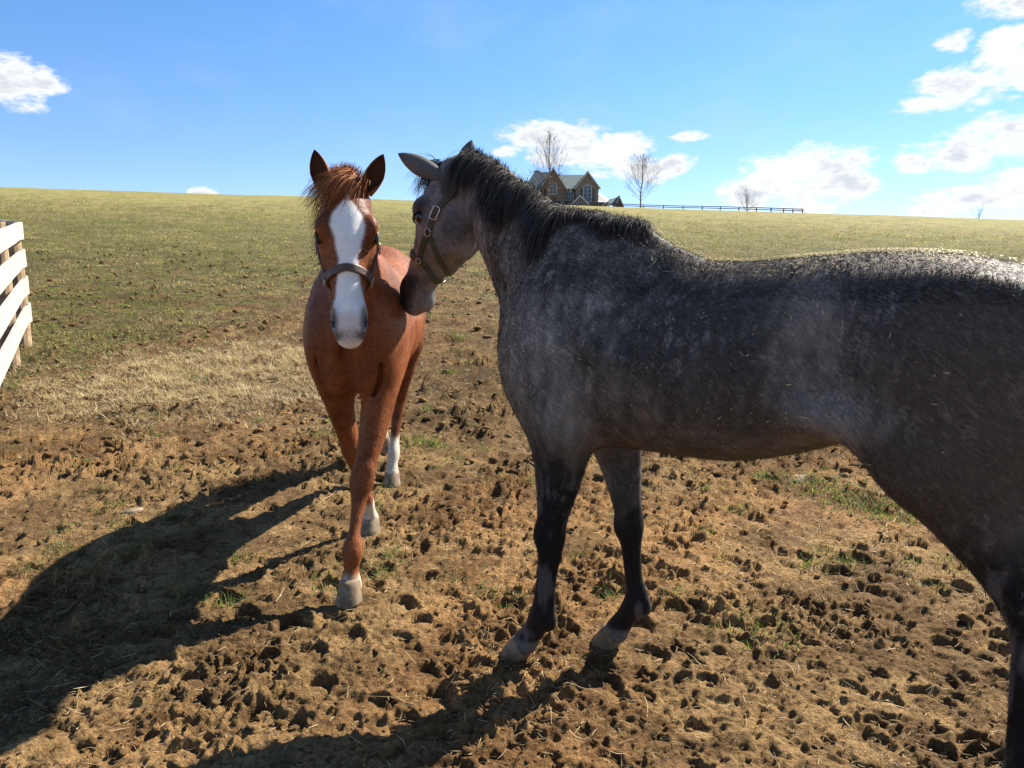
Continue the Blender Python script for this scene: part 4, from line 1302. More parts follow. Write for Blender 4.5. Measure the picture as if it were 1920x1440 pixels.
def chestnut_color(P):
    x, y, z = P.T
    n = fbm(x * 4, y * 4, z * 4, oct=3, seed=111)
    nf = fbm(x * 22, y * 22, z * 12, oct=3, seed=112)
    c = lerp((0.130, 0.037, 0.0115), (0.230, 0.072, 0.021), sstep(0.3, 0.7, n * 0.55 + nf * 0.45))
    mott = sstep(0.46, 0.62, fbm(x * 16, y * 16, z * 16, oct=3, seed=113)) * sstep(-0.62, -0.8, x) * sstep(1.45, 1.25, z)
    c = lerp(c, c * 0.55, mott * 0.9)
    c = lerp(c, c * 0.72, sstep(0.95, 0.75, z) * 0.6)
    white = np.array((0.80, 0.76, 0.70))
    grd = np.interp(-x, [-0.4, 0.55, 1.3, 1.95], [0.0, 0.03, 0.09, 0.17])
    zz = z - grd
    for (lx, ly, top) in ((0.29, 0.01, 0.135), (-0.57, -0.06, 0.20), (-1.36, -0.056, 0.30), (-1.92, -0.216, 0.34)):
        near_ = np.exp(-(((x - lx) / 0.22) ** 2 + ((y - ly) / 0.14) ** 2) ** 3)
        c = lerp(c, np.broadcast_to(white * np.array([0.62, 0.56, 0.48]), c.shape) * (0.7 + 0.6 * n[:, None]), near_ * sstep(top + 0.025, top - 0.02, zz + 0.05 * (nf - 0.5)))
    a, nn, l = head_coords(P, CP, C_T, C_N, C_LL)
    hd = (a > -0.05) & (np.abs(l) < 0.2) & (np.abs(nn) < 0.25) & (x > 0.33)
    wl = np.interp(a, [0.06, 0.075, 0.10, 0.13, 0.17, 0.22, 0.30, 0.38, 0.45, 0.52, 0.62], [0.0, 0.018, 0.034, 0.055, 0.064, 0.052, 0.037, 0.042, 0.052, 0.075, 0.09])
    jag = 0.018 * (nf - 0.5)
    off = 0.004
    bl = sstep(0.007, -0.007, np.abs(l - off) - wl + jag) * sstep(-0.02, 0.015, nn + 0.0) * hd
    bl = np.maximum(bl, sstep(0.51, 0.545, a) * hd * sstep(-0.07, -0.04, nn))
    c = lerp(c, np.broadcast_to(white, c.shape) * (0.94 + 0.12 * nf[:, None]), bl)
    pink = sstep(0.49, 0.54, a) * sstep(0.06, 0.02, np.abs(l)) * hd * sstep(0.0, 0.02, nn)
    c = lerp(c, np.broadcast_to((0.52, 0.38, 0.33), c.shape), 0.55 * pink)
    # dark nostrils and lip edge
    no = np.exp(-(((a - 0.535) / 0.042) ** 2 + ((np.abs(l) - 0.061) / 0.018) ** 2 + ((nn - 0.038) / 0.034) ** 2)) * hd
    c = lerp(c, np.broadcast_to((0.028, 0.022, 0.02), c.shape), np.clip(2.2 * no, 0, 1))
    lip = np.exp(-(((a - 0.585) / 0.018) ** 2 + ((nn - 0.008) / 0.030) ** 2)) * sstep(0.07, 0.045, np.abs(l)) * hd
    c = lerp(c, np.broadcast_to((0.07, 0.05, 0.035), c.shape), np.clip(1.5 * lip, 0, 0.9))
    return np.clip(c, 0.01, 0.9)


def coat_mat(name, sheen, rough, spec, bmp):
    m, nt, b = mat(name)
    a = nt.node('ShaderNodeAttribute', attribute_name='tint')
    t = nt.node('ShaderNodeTexCoord')
    fl = nt.node('ShaderNodeAttribute', attribute_name='flow')
    lc = nt.node('ShaderNodeAttribute', attribute_name='place')
    dp = nt.node('ShaderNodeAttribute', attribute_name='dapple')
    wv = nt.node('ShaderNodeVectorMath', operation='MULTIPLY_ADD')
    nt.l.new(nt.noise(lc.outputs['Vector'], 30, 3, 0.6, 1), wv.inputs[0]); wv.inputs[1].default_value = (0.035, 0.035, 0.035); nt.l.new(lc.outputs['Vector'], wv.inputs[2])
    vo = nt.node('ShaderNodeTexVoronoi', feature='SMOOTH_F1'); nt.l.new(wv.outputs[0], vo.inputs['Vector'])
    vo.inputs['Scale'].default_value = 21; vo.inputs['Smoothness'].default_value = 0.35
    f1 = nt.math('MULTIPLY', nt.ramp(vo.outputs['Distance'], 0.50, 0.16), nt.ramp(nt.noise(lc.outputs['Vector'], 9, 3, 0.6), 0.42, 0.62))
    f2 = nt.ramp(nt.noise(lc.outputs['Vector'], 52, 4, 0.65), 0.55, 0.66)
    fk = nt.math('MULTIPLY', nt.math('ADD', nt.math('MULTIPLY', f1, 0.75), nt.math('MULTIPLY', f2, 0.42), clamp=True), dp.outputs['Fac'])
    tint = nt.mix(fk, a.outputs['Color'], (0.40, 0.36, 0.315))
    na = nt.noise(fl.outputs['Vector'], 1.0, 3, 0.7)
    nb_ = nt.noise(t.outputs['Object'], 28, 3, 0.6)
    n = nt.math('ADD', nt.math('MULTIPLY', na, 0.7), nt.math('MULTIPLY', nb_, 0.3))
    bw = nt.node('ShaderNodeRGBToBW'); nt.l.new(tint, bw.inputs[0])
    nt.l.new(nt.mix(nt.ramp(bw.outputs[0], 0.36, 0.5, 1.0, 0.18), tint, nt.mix(1.0, tint, nt.ramp(n, 0.30, 0.70, 0.50, 1.55, False), 'MULTIPLY')), b.inputs['Base Color'])
    b.inputs['Roughness'].default_value = rough
    b.inputs['Specular IOR Level'].default_value = spec
    b.inputs['Sheen Weight'].default_value = sheen
    b.inputs['Sheen Roughness'].default_value = 0.45
    nt.l.new(nt.mix(0.5, a.outputs['Color'], (0.9, 0.85, 0.8)), b.inputs['Sheen Tint'])
    bn = nt.node('ShaderNodeBump'); bn.inputs['Strength'].default_value = bmp; bn.inputs['Distance'].default_value = 0.004
    nt.l.new(n, bn.inputs['Height']); nt.l.new(bn.outputs[0], b.inputs['Normal'])
    return m


m_gcoat = coat_mat('grey_coat', 0.04, 0.6, 0.15, 0.45)
m_ccoat = coat_mat('chestnut_coat', 0.02, 0.5, 0.18, 0.15)
m_hair = strand_mat('horse_hair', 0.65, 0.0, 0.12)
m_fur = strand_mat('short_fur', 0.6, 0.0, 0.12)
m_hoof_, nt, b = mat('hoof_horn')
t_ = nt.node('ShaderNodeTexCoord')
n = nt.noise(t_.outputs['Object'], 22, 5, 0.65)
nt.l.new(nt.mix(nt.ramp(n, 0.35, 0.65), (0.11, 0.076, 0.042), (0.25, 0.178, 0.102)), b.inputs['Base Color'])
b.inputs['Roughness'].default_value = 0.75
bn = nt.node('ShaderNodeBump'); bn.inputs['Strength'].default_value = 0.4; bn.inputs['Distance'].default_value = 0.004
nt.l.new(n, bn.inputs['Height']); nt.l.new(bn.outputs[0], b.inputs['Normal'])
m_hoof = m_hoof_
m_eye, nt, b = mat('horse_eye')
b.inputs['Base Color'].default_value = (0.012, 0.007, 0.005, 1); b.inputs['Roughness'].default_value = 0.06
b.inputs['Coat Weight'].default_value = 0.6


def grey_dapple(P):
    x, y, z = P.T
    d = 0.85 * sstep(-0.55, -0.05, x) * sstep(0.85, 1.1, z) * sstep(0.62, 0.30, x)
    d = np.maximum(d, 0.42 * sstep(0.80, 1.0, z) * sstep(0.62, 0.40, x) * (1 - 0.5 * sstep(-1.15, -1.4, x)))
    d = np.maximum(d, 0.36 * sstep(0.92, 0.84, z) * sstep(0.50, 0.70, z))
    d = np.maximum(d, 0.35 * np.exp(-(((x + 1.06) / 0.16) ** 2 + ((z - 1.28) / 0.25) ** 2)))
    d = np.maximum(d, 0.30 * np.exp(-(((x + 1.48) / 0.12) ** 2 + ((z - 0.92) / 0.14) ** 2)))
    return d * (0.55 + 0.9 * fbm(x * 4, y * 4, z * 4, oct=2, seed=121))


def ribs(P):
    """faint rib relief on the barrel"""
    x, y, z = P.T
    w_ = sstep(-0.98, -0.82, x) * sstep(-0.38, -0.5, x) * sstep(1.0, 1.1, z) * sstep(1.46, 1.34, z)
    return 0.0022 * np.sin((x + 0.22 * z) * 2 * math.pi / 0.082) * w_


def body_object(name, f, colfn, m, O, F, L, root, dapple=lambda P: np.zeros(len(P))):
    V, Q = f.mesh()
    # ease the voxel steps
    nv = len(V)
    e = np.concatenate([Q[:, [0, 1]], Q[:, [1, 2]], Q[:, [2, 3]], Q[:, [3, 0]]])
    for it in range(4):
        s = np.zeros((nv, 3)); c = np.zeros(nv)
        for k in range(3):
            s[:, k] = np.bincount(e[:, 0], V[e[:, 1], k], nv) + np.bincount(e[:, 1], V[e[:, 0], k], nv)
        c = np.bincount(e[:, 0], minlength=nv) + np.bincount(e[:, 1], minlength=nv)
        lam = 0.5 if it % 2 == 0 else -0.5
        V = V + lam * (s / np.maximum(c, 1)[:, None] - V)
    V = V + f.grad(V) * ribs(V)[:, None]
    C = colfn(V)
    wob = 0.05 * (fbm(V[:, 0] * 5, V[:, 1] * 5, V[:, 2] * 5, oct=2, seed=501) - 0.5)
    al = -0.72 * V[:, 0] - 0.69 * V[:, 2]; ac = 0.69 * V[:, 0] - 0.72 * V[:, 2] + wob
    o = new_mesh(name, to_world(V, O, F, L) - np.array(root.location), Q, m, root, True, C, {'flow': np.column_stack([al * 16, ac * 130, V[:, 1] * 110]), 'place': V * np.array([1, 1, 0.6]), 'dapple': dapple(V)})
    return o, V, Q


def check_winding(o):
    """outward faces: compare the signed volume"""
    me = o.data
    v = np.zeros(len(me.vertices) * 3, np.float32); me.vertices.foreach_get('co', v); v = v.reshape(-1, 3)
    q = np.zeros(len(me.polygons) * 4, np.int32); me.polygons.foreach_get('vertices', q); q = q.reshape(-1, 4)
    a, b, c, d = (v[q[:, i]] for i in range(4))
    vol = (np.einsum('ij,ij->i', a, np.cross(b, c)) + np.einsum('ij,ij->i', a, np.cross(c, d))).sum()
    if vol < 0: me.flip_normals()


def hoof_mesh(root, h, O, F, L, r=0.052):
    x, y, gz = hoof_base(h, O, F, L)
    yaw = R(h[4]); pit = R(h[3])
    n = 20; rings = []
    # (height, forward shift, fore-aft radius, lateral radius)
    for z_, sh, ra, rb in ((0.0, 0.014, 0.066, 0.061), (0.012, 0.011, 0.0655, 0.0605), (0.045, -0.004, 0.058, 0.055), (0.076, -0.020, 0.051, 0.050), (0.088, -0.026, 0.048, 0.047), (0.100, -0.032, 0.035, 0.036)):
        ring = []
        for k in range(n):
            a = 2 * math.pi * k / n
            cx_ = math.cos(a); sx_ = math.sin(a)
            fx = sh + ra * (cx_ if cx_ > 0 else cx_ * 0.86)
            drop = 0.016 * max(0, -cx_) * (z_ > 0.03)      # heels lower than the toe
            ring.append((fx, rb * sx_ * (1 - 0.10 * max(0, -cx_)), z_ - drop))
        rings.append(ring)
    V = [p for ring in rings for p in ring]
    Fc = [(i * n + k, i * n + (k + 1) % n, (i + 1) * n + (k + 1) % n, (i + 1) * n + k) for i in range(len(rings) - 1) for k in range(n)]
    Fc += [tuple(range(n))[::-1], tuple((len(rings) - 1) * n + k for k in range(n))]
    V = np.array(V)
    # pitch about the toe, then yaw, then into the world
    tx = 0.07
    c, s = math.cos(pit), math.sin(pit)
    vx = (V[:, 0] - tx) * c + V[:, 2] * s + tx; vz = -(V[:, 0] - tx) * s + V[:, 2] * c
    V = np.column_stack([vx, V[:, 1], vz])
    c, s = math.cos(yaw), math.sin(yaw)
    V = np.column_stack([V[:, 0] * c - V[:, 1] * s, V[:, 0] * s + V[:, 1] * c, V[:, 2]])
    P = np.array([x, y, gz + h[2] - 0.004]) + V[:, 0:1] * F + V[:, 1:2] * L + V[:, 2:3] * np.array([0, 0, 1.0])
    new_mesh('hoof', P - np.array(root.location), Fc, m_hoof, root, True)


def ear_mesh(root, base, axis_, open_, col_out, col_in, O, F, L, length=0.17, width=0.042, deep=0.80):
    """cupped ear: an open shell, wide below the middle, pointed at the tip"""
    A = np.asarray(axis_, float); A /= np.linalg.norm(A)
    Bd = np.asarray(open_, float); Bd = Bd - A * (Bd @ A); Bd /= np.linalg.norm(Bd)
    Sd = np.cross(A, Bd)
    nv, nu = 16, 13
    V = []; C = []
    for shell in (0, 1):
        for i in range(nv):
            v = i / (nv - 1)
            wd = width * float(np.interp(v, [0, 0.12, 0.3, 0.5, 0.7, 0.85, 0.95, 1], [0.66, 0.78, 0.95, 1.0, 0.80, 0.50, 0.22, 0.03]))
            op = np.interp(v, [0, 0.15, 0.45, 1], [math.pi, 2.75, 1.95, 1.75])     # half angle of the shell: closed at the base
            rr = max(wd - shell * 0.0035, 0.0008)
            bend = 0.022 * math.sin(math.pi * v)
            for j in range(nu):
                th = -op + 2 * op * j / (nu - 1)
                p = base + A * (v * length) - Bd * (rr * math.cos(th) * deep - bend * 0.4) + Sd * rr * math.sin(th)
                V.append(p); C.append(np.array(col_in if shell else col_out) * (1 - 0.45 * sstep(0.75, 1.0, v)))
    Fc = []
    for shell in (0, 1):
        o = shell * nv * nu
        for i in range(nv - 1):
            for j in range(nu - 1):
                q = (o + i * nu + j, o + i * nu + j + 1, o + (i + 1) * nu + j + 1, o + (i + 1) * nu + j)
                Fc.append(q if shell else q[::-1])
    o2 = nv * nu
    for i in range(nv - 1):
        for j in (0, nu - 1):
            q = (i * nu + j, (i + 1) * nu + j, o2 + (i + 1) * nu + j, o2 + i * nu + j)
            Fc.append(q if j else q[::-1])
    return new_mesh('ear', to_world(np.array(V), O, F, L) - np.array(root.location), Fc, None, root, True, np.array(C))


def hair_drape(f, roots, d0, length, k, stiff, off, grav=1.0, wind=None, jit=0.10):
    """strands that leave along d0, fall, and slide over the body"""
    n = len(roots); P = np.zeros((n, k, 3)); P[:, 0] = roots
    d = d0 / np.linalg.norm(d0, axis=1)[:, None]
    st = length / (k - 1)
    for j in range(1, k):
        d = d + np.array([0, 0, -1.0]) * (grav * (1 - stiff))[:, None] + rng.normal(0, jit, (n, 3))
        if wind is not None: d = d + wind
        d /= np.linalg.norm(d, axis=1)[:, None]
        q = P[:, j - 1] + d * st[:, None]
        for _ in range(2):
            s = f.sample(q); g = f.grad(q)
            push = np.clip(off - s, 0, 0.05)
            q = q + g * push[:, None]
        dd = q - P[:, j - 1]
        d = dd / (np.linalg.norm(dd, axis=1)[:, None] + 1e-9)
        P[:, j] = q
    return P


def hair_object(name, f, P, w0, C, m, O, F, L, root, taper=0.75):
    n, k, _ = P.shape
    T = np.gradient(P, axis=1); T /= np.linalg.norm(T, axis=-1, keepdims=True) + 1e-9
    G = f.grad(P.reshape(-1, 3)).reshape(P.shape)
    S = np.cross(T, G + rng.normal(0, 0.45, (n, 1, 3))); S /= np.linalg.norm(S, axis=-1, keepdims=True) + 1e-9
    W = w0[:, None] * (1 - taper * np.linspace(0, 1, k)[None, :] ** 1.5)
    Pw = to_world(P, O, F, L) - np.array(root.location)
    Sw = S[..., 0:1] * F + S[..., 1:2] * L + S[..., 2:3] * np.array([0, 0, 1.0])
    return ribbons(name, Pw, W, Sw, C, m, root)


def fur_object(f, V, Q, colfn, n, length, O, F, L, root, region=None, bright=1.0, top=1.0):
    """short coat hair: one slim blade each, combed back and down"""
    a, b, c, d = (V[Q[:, i]] for i in range(4))
    ar = np.linalg.norm(np.cross(c - a, d - b), axis=1)
    cen = (a + b + c + d) / 4
    w_ = ar.copy()
    if region is not None: w_ = w_ * region(cen)
    cdf = np.cumsum(w_); cdf /= cdf[-1]
    idx = np.searchsorted(cdf, rng.random(n))
    u, v = rng.random((n, 1)), rng.random((n, 1))
    p = (a[idx] * (1 - u) + b[idx] * u) * (1 - v) + (d[idx] * (1 - u) + c[idx] * u) * v
    g = f.grad(p)
    fl = np.array([-0.75, 0, -0.65]) + rng.normal(0, 0.28, (n, 3))
    hd = p[:, 2] < 0.8
    fl[hd] += np.array([0.6, 0, -0.6])
    fl = fl - g * np.einsum('ij,ij->i', fl, g)[:, None]
    fl /= np.linalg.norm(fl, axis=1)[:, None] + 1e-9
    dr = fl * 0.93 + g * rng.uniform(0.22, 0.50, n)[:, None]
    ln = length * rng.uniform(0.5, 1.2, n) * np.where(colfn(p)[:, 0] > 0.4, 0.4, 1.0)
    side = np.cross(fl, g)
    w0 = 0.0012
    A = p - side * w0 - g * 0.001; B = p + side * w0 - g * 0.001; T = p + dr * ln[:, None]
    Vv = np.stack([A, B, T], 1).reshape(-1, 3)
    C = colfn(p) * (bright * np.where(p[:, 2] > 1.45, top, 1.0))[:, None] * (1 + rng.uniform(-0.28, 0.38, (n, 1)) * np.where(colfn(p)[:, :1] > 0.4, 0.3, 1.0))  # top darkens the hair colour along the back, toning down its sunlit glare
    C = np.repeat(np.clip(C, 0, 0.9), 3, 0)
    o = new_mesh('short_fur', to_world(Vv, O, F, L) - np.array(root.location), np.arange(3 * n).reshape(-1, 3), m_fur, root, False, C)
    return o


def strap(name, f, pts, wd, th, m, O, F, L, root, off=0.006, closed=False, proj=True, n=60):
    """a flat strap laid on the surface along a path of local points"""
    S = np.array(pts, float)
    if closed: S = np.concatenate([S, S[:1]])
    D = catmull(S, 0.008)
    if proj: D = f.project(D, off, 8)
    for _ in range(3):
        D[1:-1] = 0.25 * D[:-2] + 0.5 * D[1:-1] + 0.25 * D[2:]
        if closed: D[0] = D[-1] = 0.25 * D[-2] + 0.5 * D[0] + 0.25 * D[1]
    G = f.grad(D)
    for _ in range(6): G[1:-1] = (G[:-2] + G[1:-1] * 2 + G[2:]); G /= np.linalg.norm(G, axis=1)[:, None]
    T = np.gradient(D, axis=0); T /= np.linalg.norm(T, axis=1)[:, None] + 1e-9
    S_ = np.cross(T, G); S_ /= np.linalg.norm(S_, axis=1)[:, None] + 1e-9
    k = len(D); V = []
    for sx, sg in ((-1, -0.5), (-1, 0.35), (-0.8, 0.5), (0.8, 0.5), (1, 0.35), (1, -0.5)):
        V.append(D + S_ * wd / 2 * sx + G * th * sg)
    V = np.stack(V, 1).reshape(-1, 3)
    Fc = []
    for i in range(k - 1):
        for j in range(6):
            j2 = (j + 1) % 6
            Fc.append((i * 6 + j, i * 6 + j2, (i + 1) * 6 + j2, (i + 1) * 6 + j))
    if not closed: Fc += [tuple(range(6))[::-1], tuple((k - 1) * 6 + j for j in range(6))]
    return new_mesh(name, to_world(V, O, F, L) - np.array(root.location), Fc, m, root, False)


def ring(name, c, nrm, r, t, m, O, F, L, root, sq=None):
    """metal ring, or a rounded rectangular buckle frame when sq = (half width, half height, up)"""
    nrm = np.asarray(nrm, float); nrm /= np.linalg.norm(nrm)
    up = np.array(sq[2], float) if sq else np.array([0, 0, 1.0])
    up = up - nrm * (up @ nrm); up /= np.linalg.norm(up); sd = np.cross(up, nrm)
    pts = []
    n = 24
    for k in range(n + 1):
        a = 2 * math.pi * k / n
        if sq:
            ca, sa = math.cos(a), math.sin(a); e = 0.38
            pts.append(c + sd * sq[0] * math.copysign(abs(ca) ** e, ca) + up * sq[1] * math.copysign(abs(sa) ** e, sa))
        else:
            pts.append(c + sd * r * math.cos(a) + up * r * math.sin(a))
    P = to_world(np.array(pts), O, F, L) - np.array(root.location)
    mb = MB(); mb.tube([tuple(p) for p in P], t, 7, False)
    return mb.build(name, m, root, True)


def eye_parts(root, P, T, N, LL, s, length, O, F, L):
    k = length / 0.60
    for sd in (-1, 1):
        c = P + T * 0.205 * k + N * 0.034 * s + LL * sd * 0.088 * s
        V = ICO2_V.copy()
        V, Fc = V, ICO2_F
        W_ = c + (V[:, 0:1] * T * 0.024 + V[:, 1:2] * N * 0.022 + V[:, 2:3] * LL * 0.023) * s
        new_mesh('eye', to_world(W_, O, F, L) - np.array(root.location), Fc, m_eye, root, True)
        # upper lid
        pts = []
        for q in range(7):
            a = math.pi * (0.05 + 0.9 * q / 6)
            pts.append(c + (T * -0.026 * math.cos(a) + N * 0.020 * math.sin(a) + LL * sd * (0.010 + 0.007 * math.sin(a))) * s)
        mb = MB(); mb.tube([tuple(p) for p in to_world(np.array(pts), O, F, L) - np.array(root.location)], [0.003, 0.005, 0.006, 0.0065, 0.006, 0.005, 0.003], 6)
        mb.build('eyelid', m_lid, root, True)


m_lid = simple('eyelid_skin', (0.05, 0.035, 0.03), 0.6, 0.2, 40)
m_ear = strand_mat('ear_coat', 0.75, 0.12, 0.15)


# ================================================================== the grey horse
GR = (G_O, G_F, G_L)
grey = empty('grey_horse', (float(G_O[0]), float(G_O[1]), 0))
tag(grey, 'dapple grey horse with black legs and hay on its back, seen from the side', 'horse')
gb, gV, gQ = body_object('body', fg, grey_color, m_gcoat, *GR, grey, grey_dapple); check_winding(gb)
for h in G_HOOF.values(): hoof_mesh(grey, h, *GR)
eye_parts(grey, GP, G_T, G_N, G_LL, 1.23, 0.64, *GR)
hat = lambda a, n, l: GP + G_T * a * 1.067 + G_N * n * 1.23 + G_LL * l * 1.23
e1 = ear_mesh(grey, hat(0.015, 0.035, 0.062), np.array([0.50, 0.50, 0.36]), np.array([0.6, -0.75, -0.25]), (0.13, 0.122, 0.115), (0.04, 0.036, 0.036), *GR, length=0.205, width=0.046, deep=0.60)
e2 = ear_mesh(grey, hat(-0.005, 0.03, -0.062), np.array([-0.10, -0.30, 0.9]), np.array([0.6, -0.5, 0.2]), (0.10, 0.095, 0.10), (0.04, 0.04, 0.04), *GR, length=0.175, width=0.042)
for e in (e1, e2): e.data.materials.append(m_ear)

# mane: from the poll to the withers, falling to the near side
crest = catmull(np.array([(0.63, -0.265, 2.06), (0.52, -0.225, 2.035), (0.38, -0.175, 1.975), (0.25, -0.125, 1.905), (0.11, -0.07, 1.84), (-0.02, -0.03, 1.77), (-0.15, -0.01, 1.71), (-0.27, 0, 1.670), (-0.40, 0, 1.640)]), 0.01)
crest = fg.project(crest, 0.0, 10)


def mane(n, t0, t1, lmin, lmax, up, out, k=7, spread=0.009, off=(0.001, 0.011), back=0.0, stf=(0.35, 0.68)):
    u = rng.uniform(t0, t1, n) * (len(crest) - 1)
    i = np.clip(u.astype(int), 0, len(crest) - 2); fr = (u - i)[:, None]
    r0 = crest[i] * (1 - fr) + crest[i + 1] * fr + rng.normal(0, spread, (n, 3)) * np.array([0.6, 1.0, 0.4])
    r0 = fg.project(r0, -0.004, 4)
    clump = vnoise(u * 0.09, np.zeros(n), seed=301)
    d0 = np.zeros((n, 3)); d0[:, 1] = out; d0[:, 2] = up; d0[:, 0] = back
    d0 += rng.normal(0, 0.13, (n, 3)); d0[:, 0] += 0.6 * (clump - 0.5)
    ln = rng.uniform(lmin, lmax, n) * (0.72 + 0.55 * clump)
    P = hair_drape(fg, r0, d0, ln, k, rng.uniform(*stf, n), rng.uniform(*off, n), jit=0.065)
    g = rng.random(n)
    tt = np.linspace(0, 1, k)
    base = lerp((0.012, 0.011, 0.010), (0.13, 0.108, 0.088), g ** 3.0)
    C = base[:, None, :] * (1 + 0.6 * (1 - tt))[None, :, None]
    return P, rng.uniform(0.0006, 0.0012, n), C


parts_ = [mane(7600, 0.03, 0.72, 0.12, 0.24, 0.0, 1.0), mane(3000, 0.70, 1.0, 0.05, 0.13, 0.0, 0.95, back=-0.1),
          mane(700, 0.03, 1.0, 0.012, 0.028, 0.7, 0.6, spread=0.010, stf=(0.7, 0.92)), mane(260, 0.0, 0.10, 0.02, 0.040, 1.0, 0.2, spread=0.012, stf=(0.8, 0.95))]
P = np.concatenate([p[0] for p in parts_]); W0 = np.concatenate([p[1] for p in parts_]); C = np.concatenate([p[2] for p in parts_])
hair_object('mane', fg, P, W0, C, m_hair, *GR, grey)
# forelock
n = 500
r0 = hat(0.0, 0.08, 0.0) + rng.normal(0, 0.018, (n, 3))
d0 = np.array([0.8, 0.15, 0.25]) + rng.normal(0, 0.25, (n, 3))
P = hair_drape(fg, r0, d0, rng.uniform(0.08, 0.20, n), 8, rng.uniform(0.55, 0.85, n), rng.uniform(0.003, 0.014, n), jit=0.07)
C = lerp((0.012, 0.011, 0.012), (0.06, 0.052, 0.045), rng.random(n) ** 2)[:, None, :] * np.ones((1, 8, 1))
hair_object('forelock', fg, P, rng.uniform(0.0009, 0.0017, n), C, m_hair, *GR, grey)
# tail, beyond the frame
n = 900
r0 = np.array([-1.715, 0, 1.36]) + rng.normal(0, 0.02, (n, 3))
P = hair_drape(fg, r0, np.array([-0.8, 0, 0.3]) + rng.normal(0, 0.15, (n, 3)), rng.uniform(0.6, 0.95, n), 9, rng.uniform(0.45, 0.6, n), rng.uniform(0.004, 0.03, n), jit=0.05)
C = np.full((n, 9, 3), 0.02) * rng.uniform(0.6, 1.6, (n, 1, 1))
hair_object('tail', fg, P, rng.uniform(0.0015, 0.0025, n), C, m_hair, *GR, grey)
fur_object(fg, gV, gQ, grey_color, 150000, 0.017, *GR, grey, region=lambda c: (c[:, 2] > 0.3) * np.where(c[:, 1] > -0.05, 1.0, 0.15) * np.where(c[:, 2] > 1.45, 1.5, 1.0), bright=1.1, top=0.6)

# hay on the grey's back
n = 2600
xs = -rng.uniform(0.35, 1.6, n); xs = np.where(rng.random(n) < 0.6, -rng.uniform(0.85, 1.6, n), xs)
ys = np.abs(rng.normal(0.05, 0.11, n)) * np.where(rng.random(n) < 0.8, 1, -1)
side_ = rng.random(n) < 0.05
p = np.column_stack([xs, ys, np.full(n, 1.62)])
p[side_] = np.column_stack([-rng.uniform(-0.1, 1.4, side_.sum()), np.full(side_.sum(), 0.33), rng.uniform(1.0, 1.5, side_.sum())])
keep = (rng.random(n) < 0.30 + 0.9 * sstep(0.42, 0.62, vnoise(xs * 7, ys * 9, seed=411))) | side_
p = p[keep]; side_ = side_[keep]
p = fg.project(p, 0.011, 12)
ok_ = np.abs(fg.sample(p) - 0.011) < 0.01
p = p[ok_]; n = len(p); g = fg.grad(p)
d = rng.normal(0, 1, (n, 3)); d -= g * np.einsum('ij,ij->i', d, g)[:, None] * 0.92; d /= np.linalg.norm(d, axis=1)[:, None]
ln = rng.gamma(1.6, 0.0040, n) + 0.003
P = np.stack([p - d * ln[:, None] / 2, p + g * 0.002, p + d * ln[:, None] / 2], 1)
C = lerp((0.30, 0.22, 0.10), (0.60, 0.50, 0.28), rng.random(n))[:, None, :] * np.ones((1, 3, 1))
hb = empty('hay_bits_holder') if False else None
S = np.cross(d, g); S /= np.linalg.norm(S, axis=1)[:, None] + 1e-9
Sw = S[:, 0:1] * G_F + S[:, 1:2] * G_L + S[:, 2:3] * np.array([0, 0, 1.0])
hay = ribbons('hay_bits', to_world(P, *GR), rng.uniform(0.0009, 0.0019, n)[:, None] * np.array([[0.6, 1, 0.5]]), np.repeat(Sw[:, None], 3, 1), C, m_straw)
tag(hay, 'bits of pale hay sprinkled over the back of the grey horse', 'hay', kind='stuff')

# olive webbing halter
m_web = simple('olive_webbing', (0.075, 0.080, 0.038), 0.85, 0.3, 120, bump=0.3)
m_metal = simple('nickel_fitting', (0.62, 0.62, 0.60), 0.28, 0.1, 30, metal=1.0)
m_brass = simple('dull_fitting', (0.45, 0.40, 0.32), 0.4, 0.15, 30, metal=1.0)
gh = empty('halter', tuple(grey.location))
gh.location = (float(to_world(GP, *GR)[0]), float(to_world(GP, *GR)[1]), 1.75)
tag(gh, 'olive green webbing halter with silver buckle on the grey horse', 'halter')
A_ = lambda a, n, l: hat(a, n, l)
near_ring = A_(0.245, -0.030, 0.14); far_ring = A_(0.245, -0.030, -0.14)
strap('crownpiece', fg, [near_ring, A_(0.15, -0.035, 0.13), A_(0.06, -0.05, 0.12), A_(-0.03, -0.055, 0.09), A_(-0.10, -0.045, 0.0), A_(-0.03, -0.055, -0.09), A_(0.06, -0.05, -0.12), A_(0.15, -0.035, -0.13), far_ring], 0.029, 0.005, m_web, *GR, gh)
for sd in (1, -1):
    rg = A_(0.245, -0.030, sd * 0.14); ng = A_(0.395, -0.010, sd * 0.10)
    strap('cheek_strap', fg, [rg, A_(0.32, -0.012, sd * 0.12), ng], 0.028, 0.005, m_web, *GR, gh)
    strap('jaw_strap', fg, [rg, A_(0.30, -0.075, sd * 0.12), A_(0.36, -0.11, sd * 0.08), A_(0.41, -0.14, sd * 0.015)], 0.024, 0.005, m_web, *GR, gh)
strap('noseband', fg, [A_(0.395, -0.010, 0.10), A_(0.385, 0.06, 0.07), A_(0.38, 0.10, 0.0), A_(0.385, 0.06, -0.07), A_(0.395, -0.010, -0.10), A_(0.43, -0.07, -0.08), A_(0.455, -0.11, 0.0), A_(0.43, -0.07, 0.08)], 0.027, 0.005, m_web, *GR, gh, closed=True)
for a, n_, l, r_ in ((0.245, -0.030, 0.14, 0.019), (0.245, -0.030, -0.14, 0.019), (0.395, -0.010, 0.10, 0.013), (0.395, -0.010, -0.10, 0.013), (0.435, -0.13, 0.0, 0.018)):
    c = fg.project(np.array([A_(a, n_, l)]), 0.011)[0]
    ring('ring', c, fg.grad(c[None])[0], r_, 0.0026, m_metal, *GR, gh)
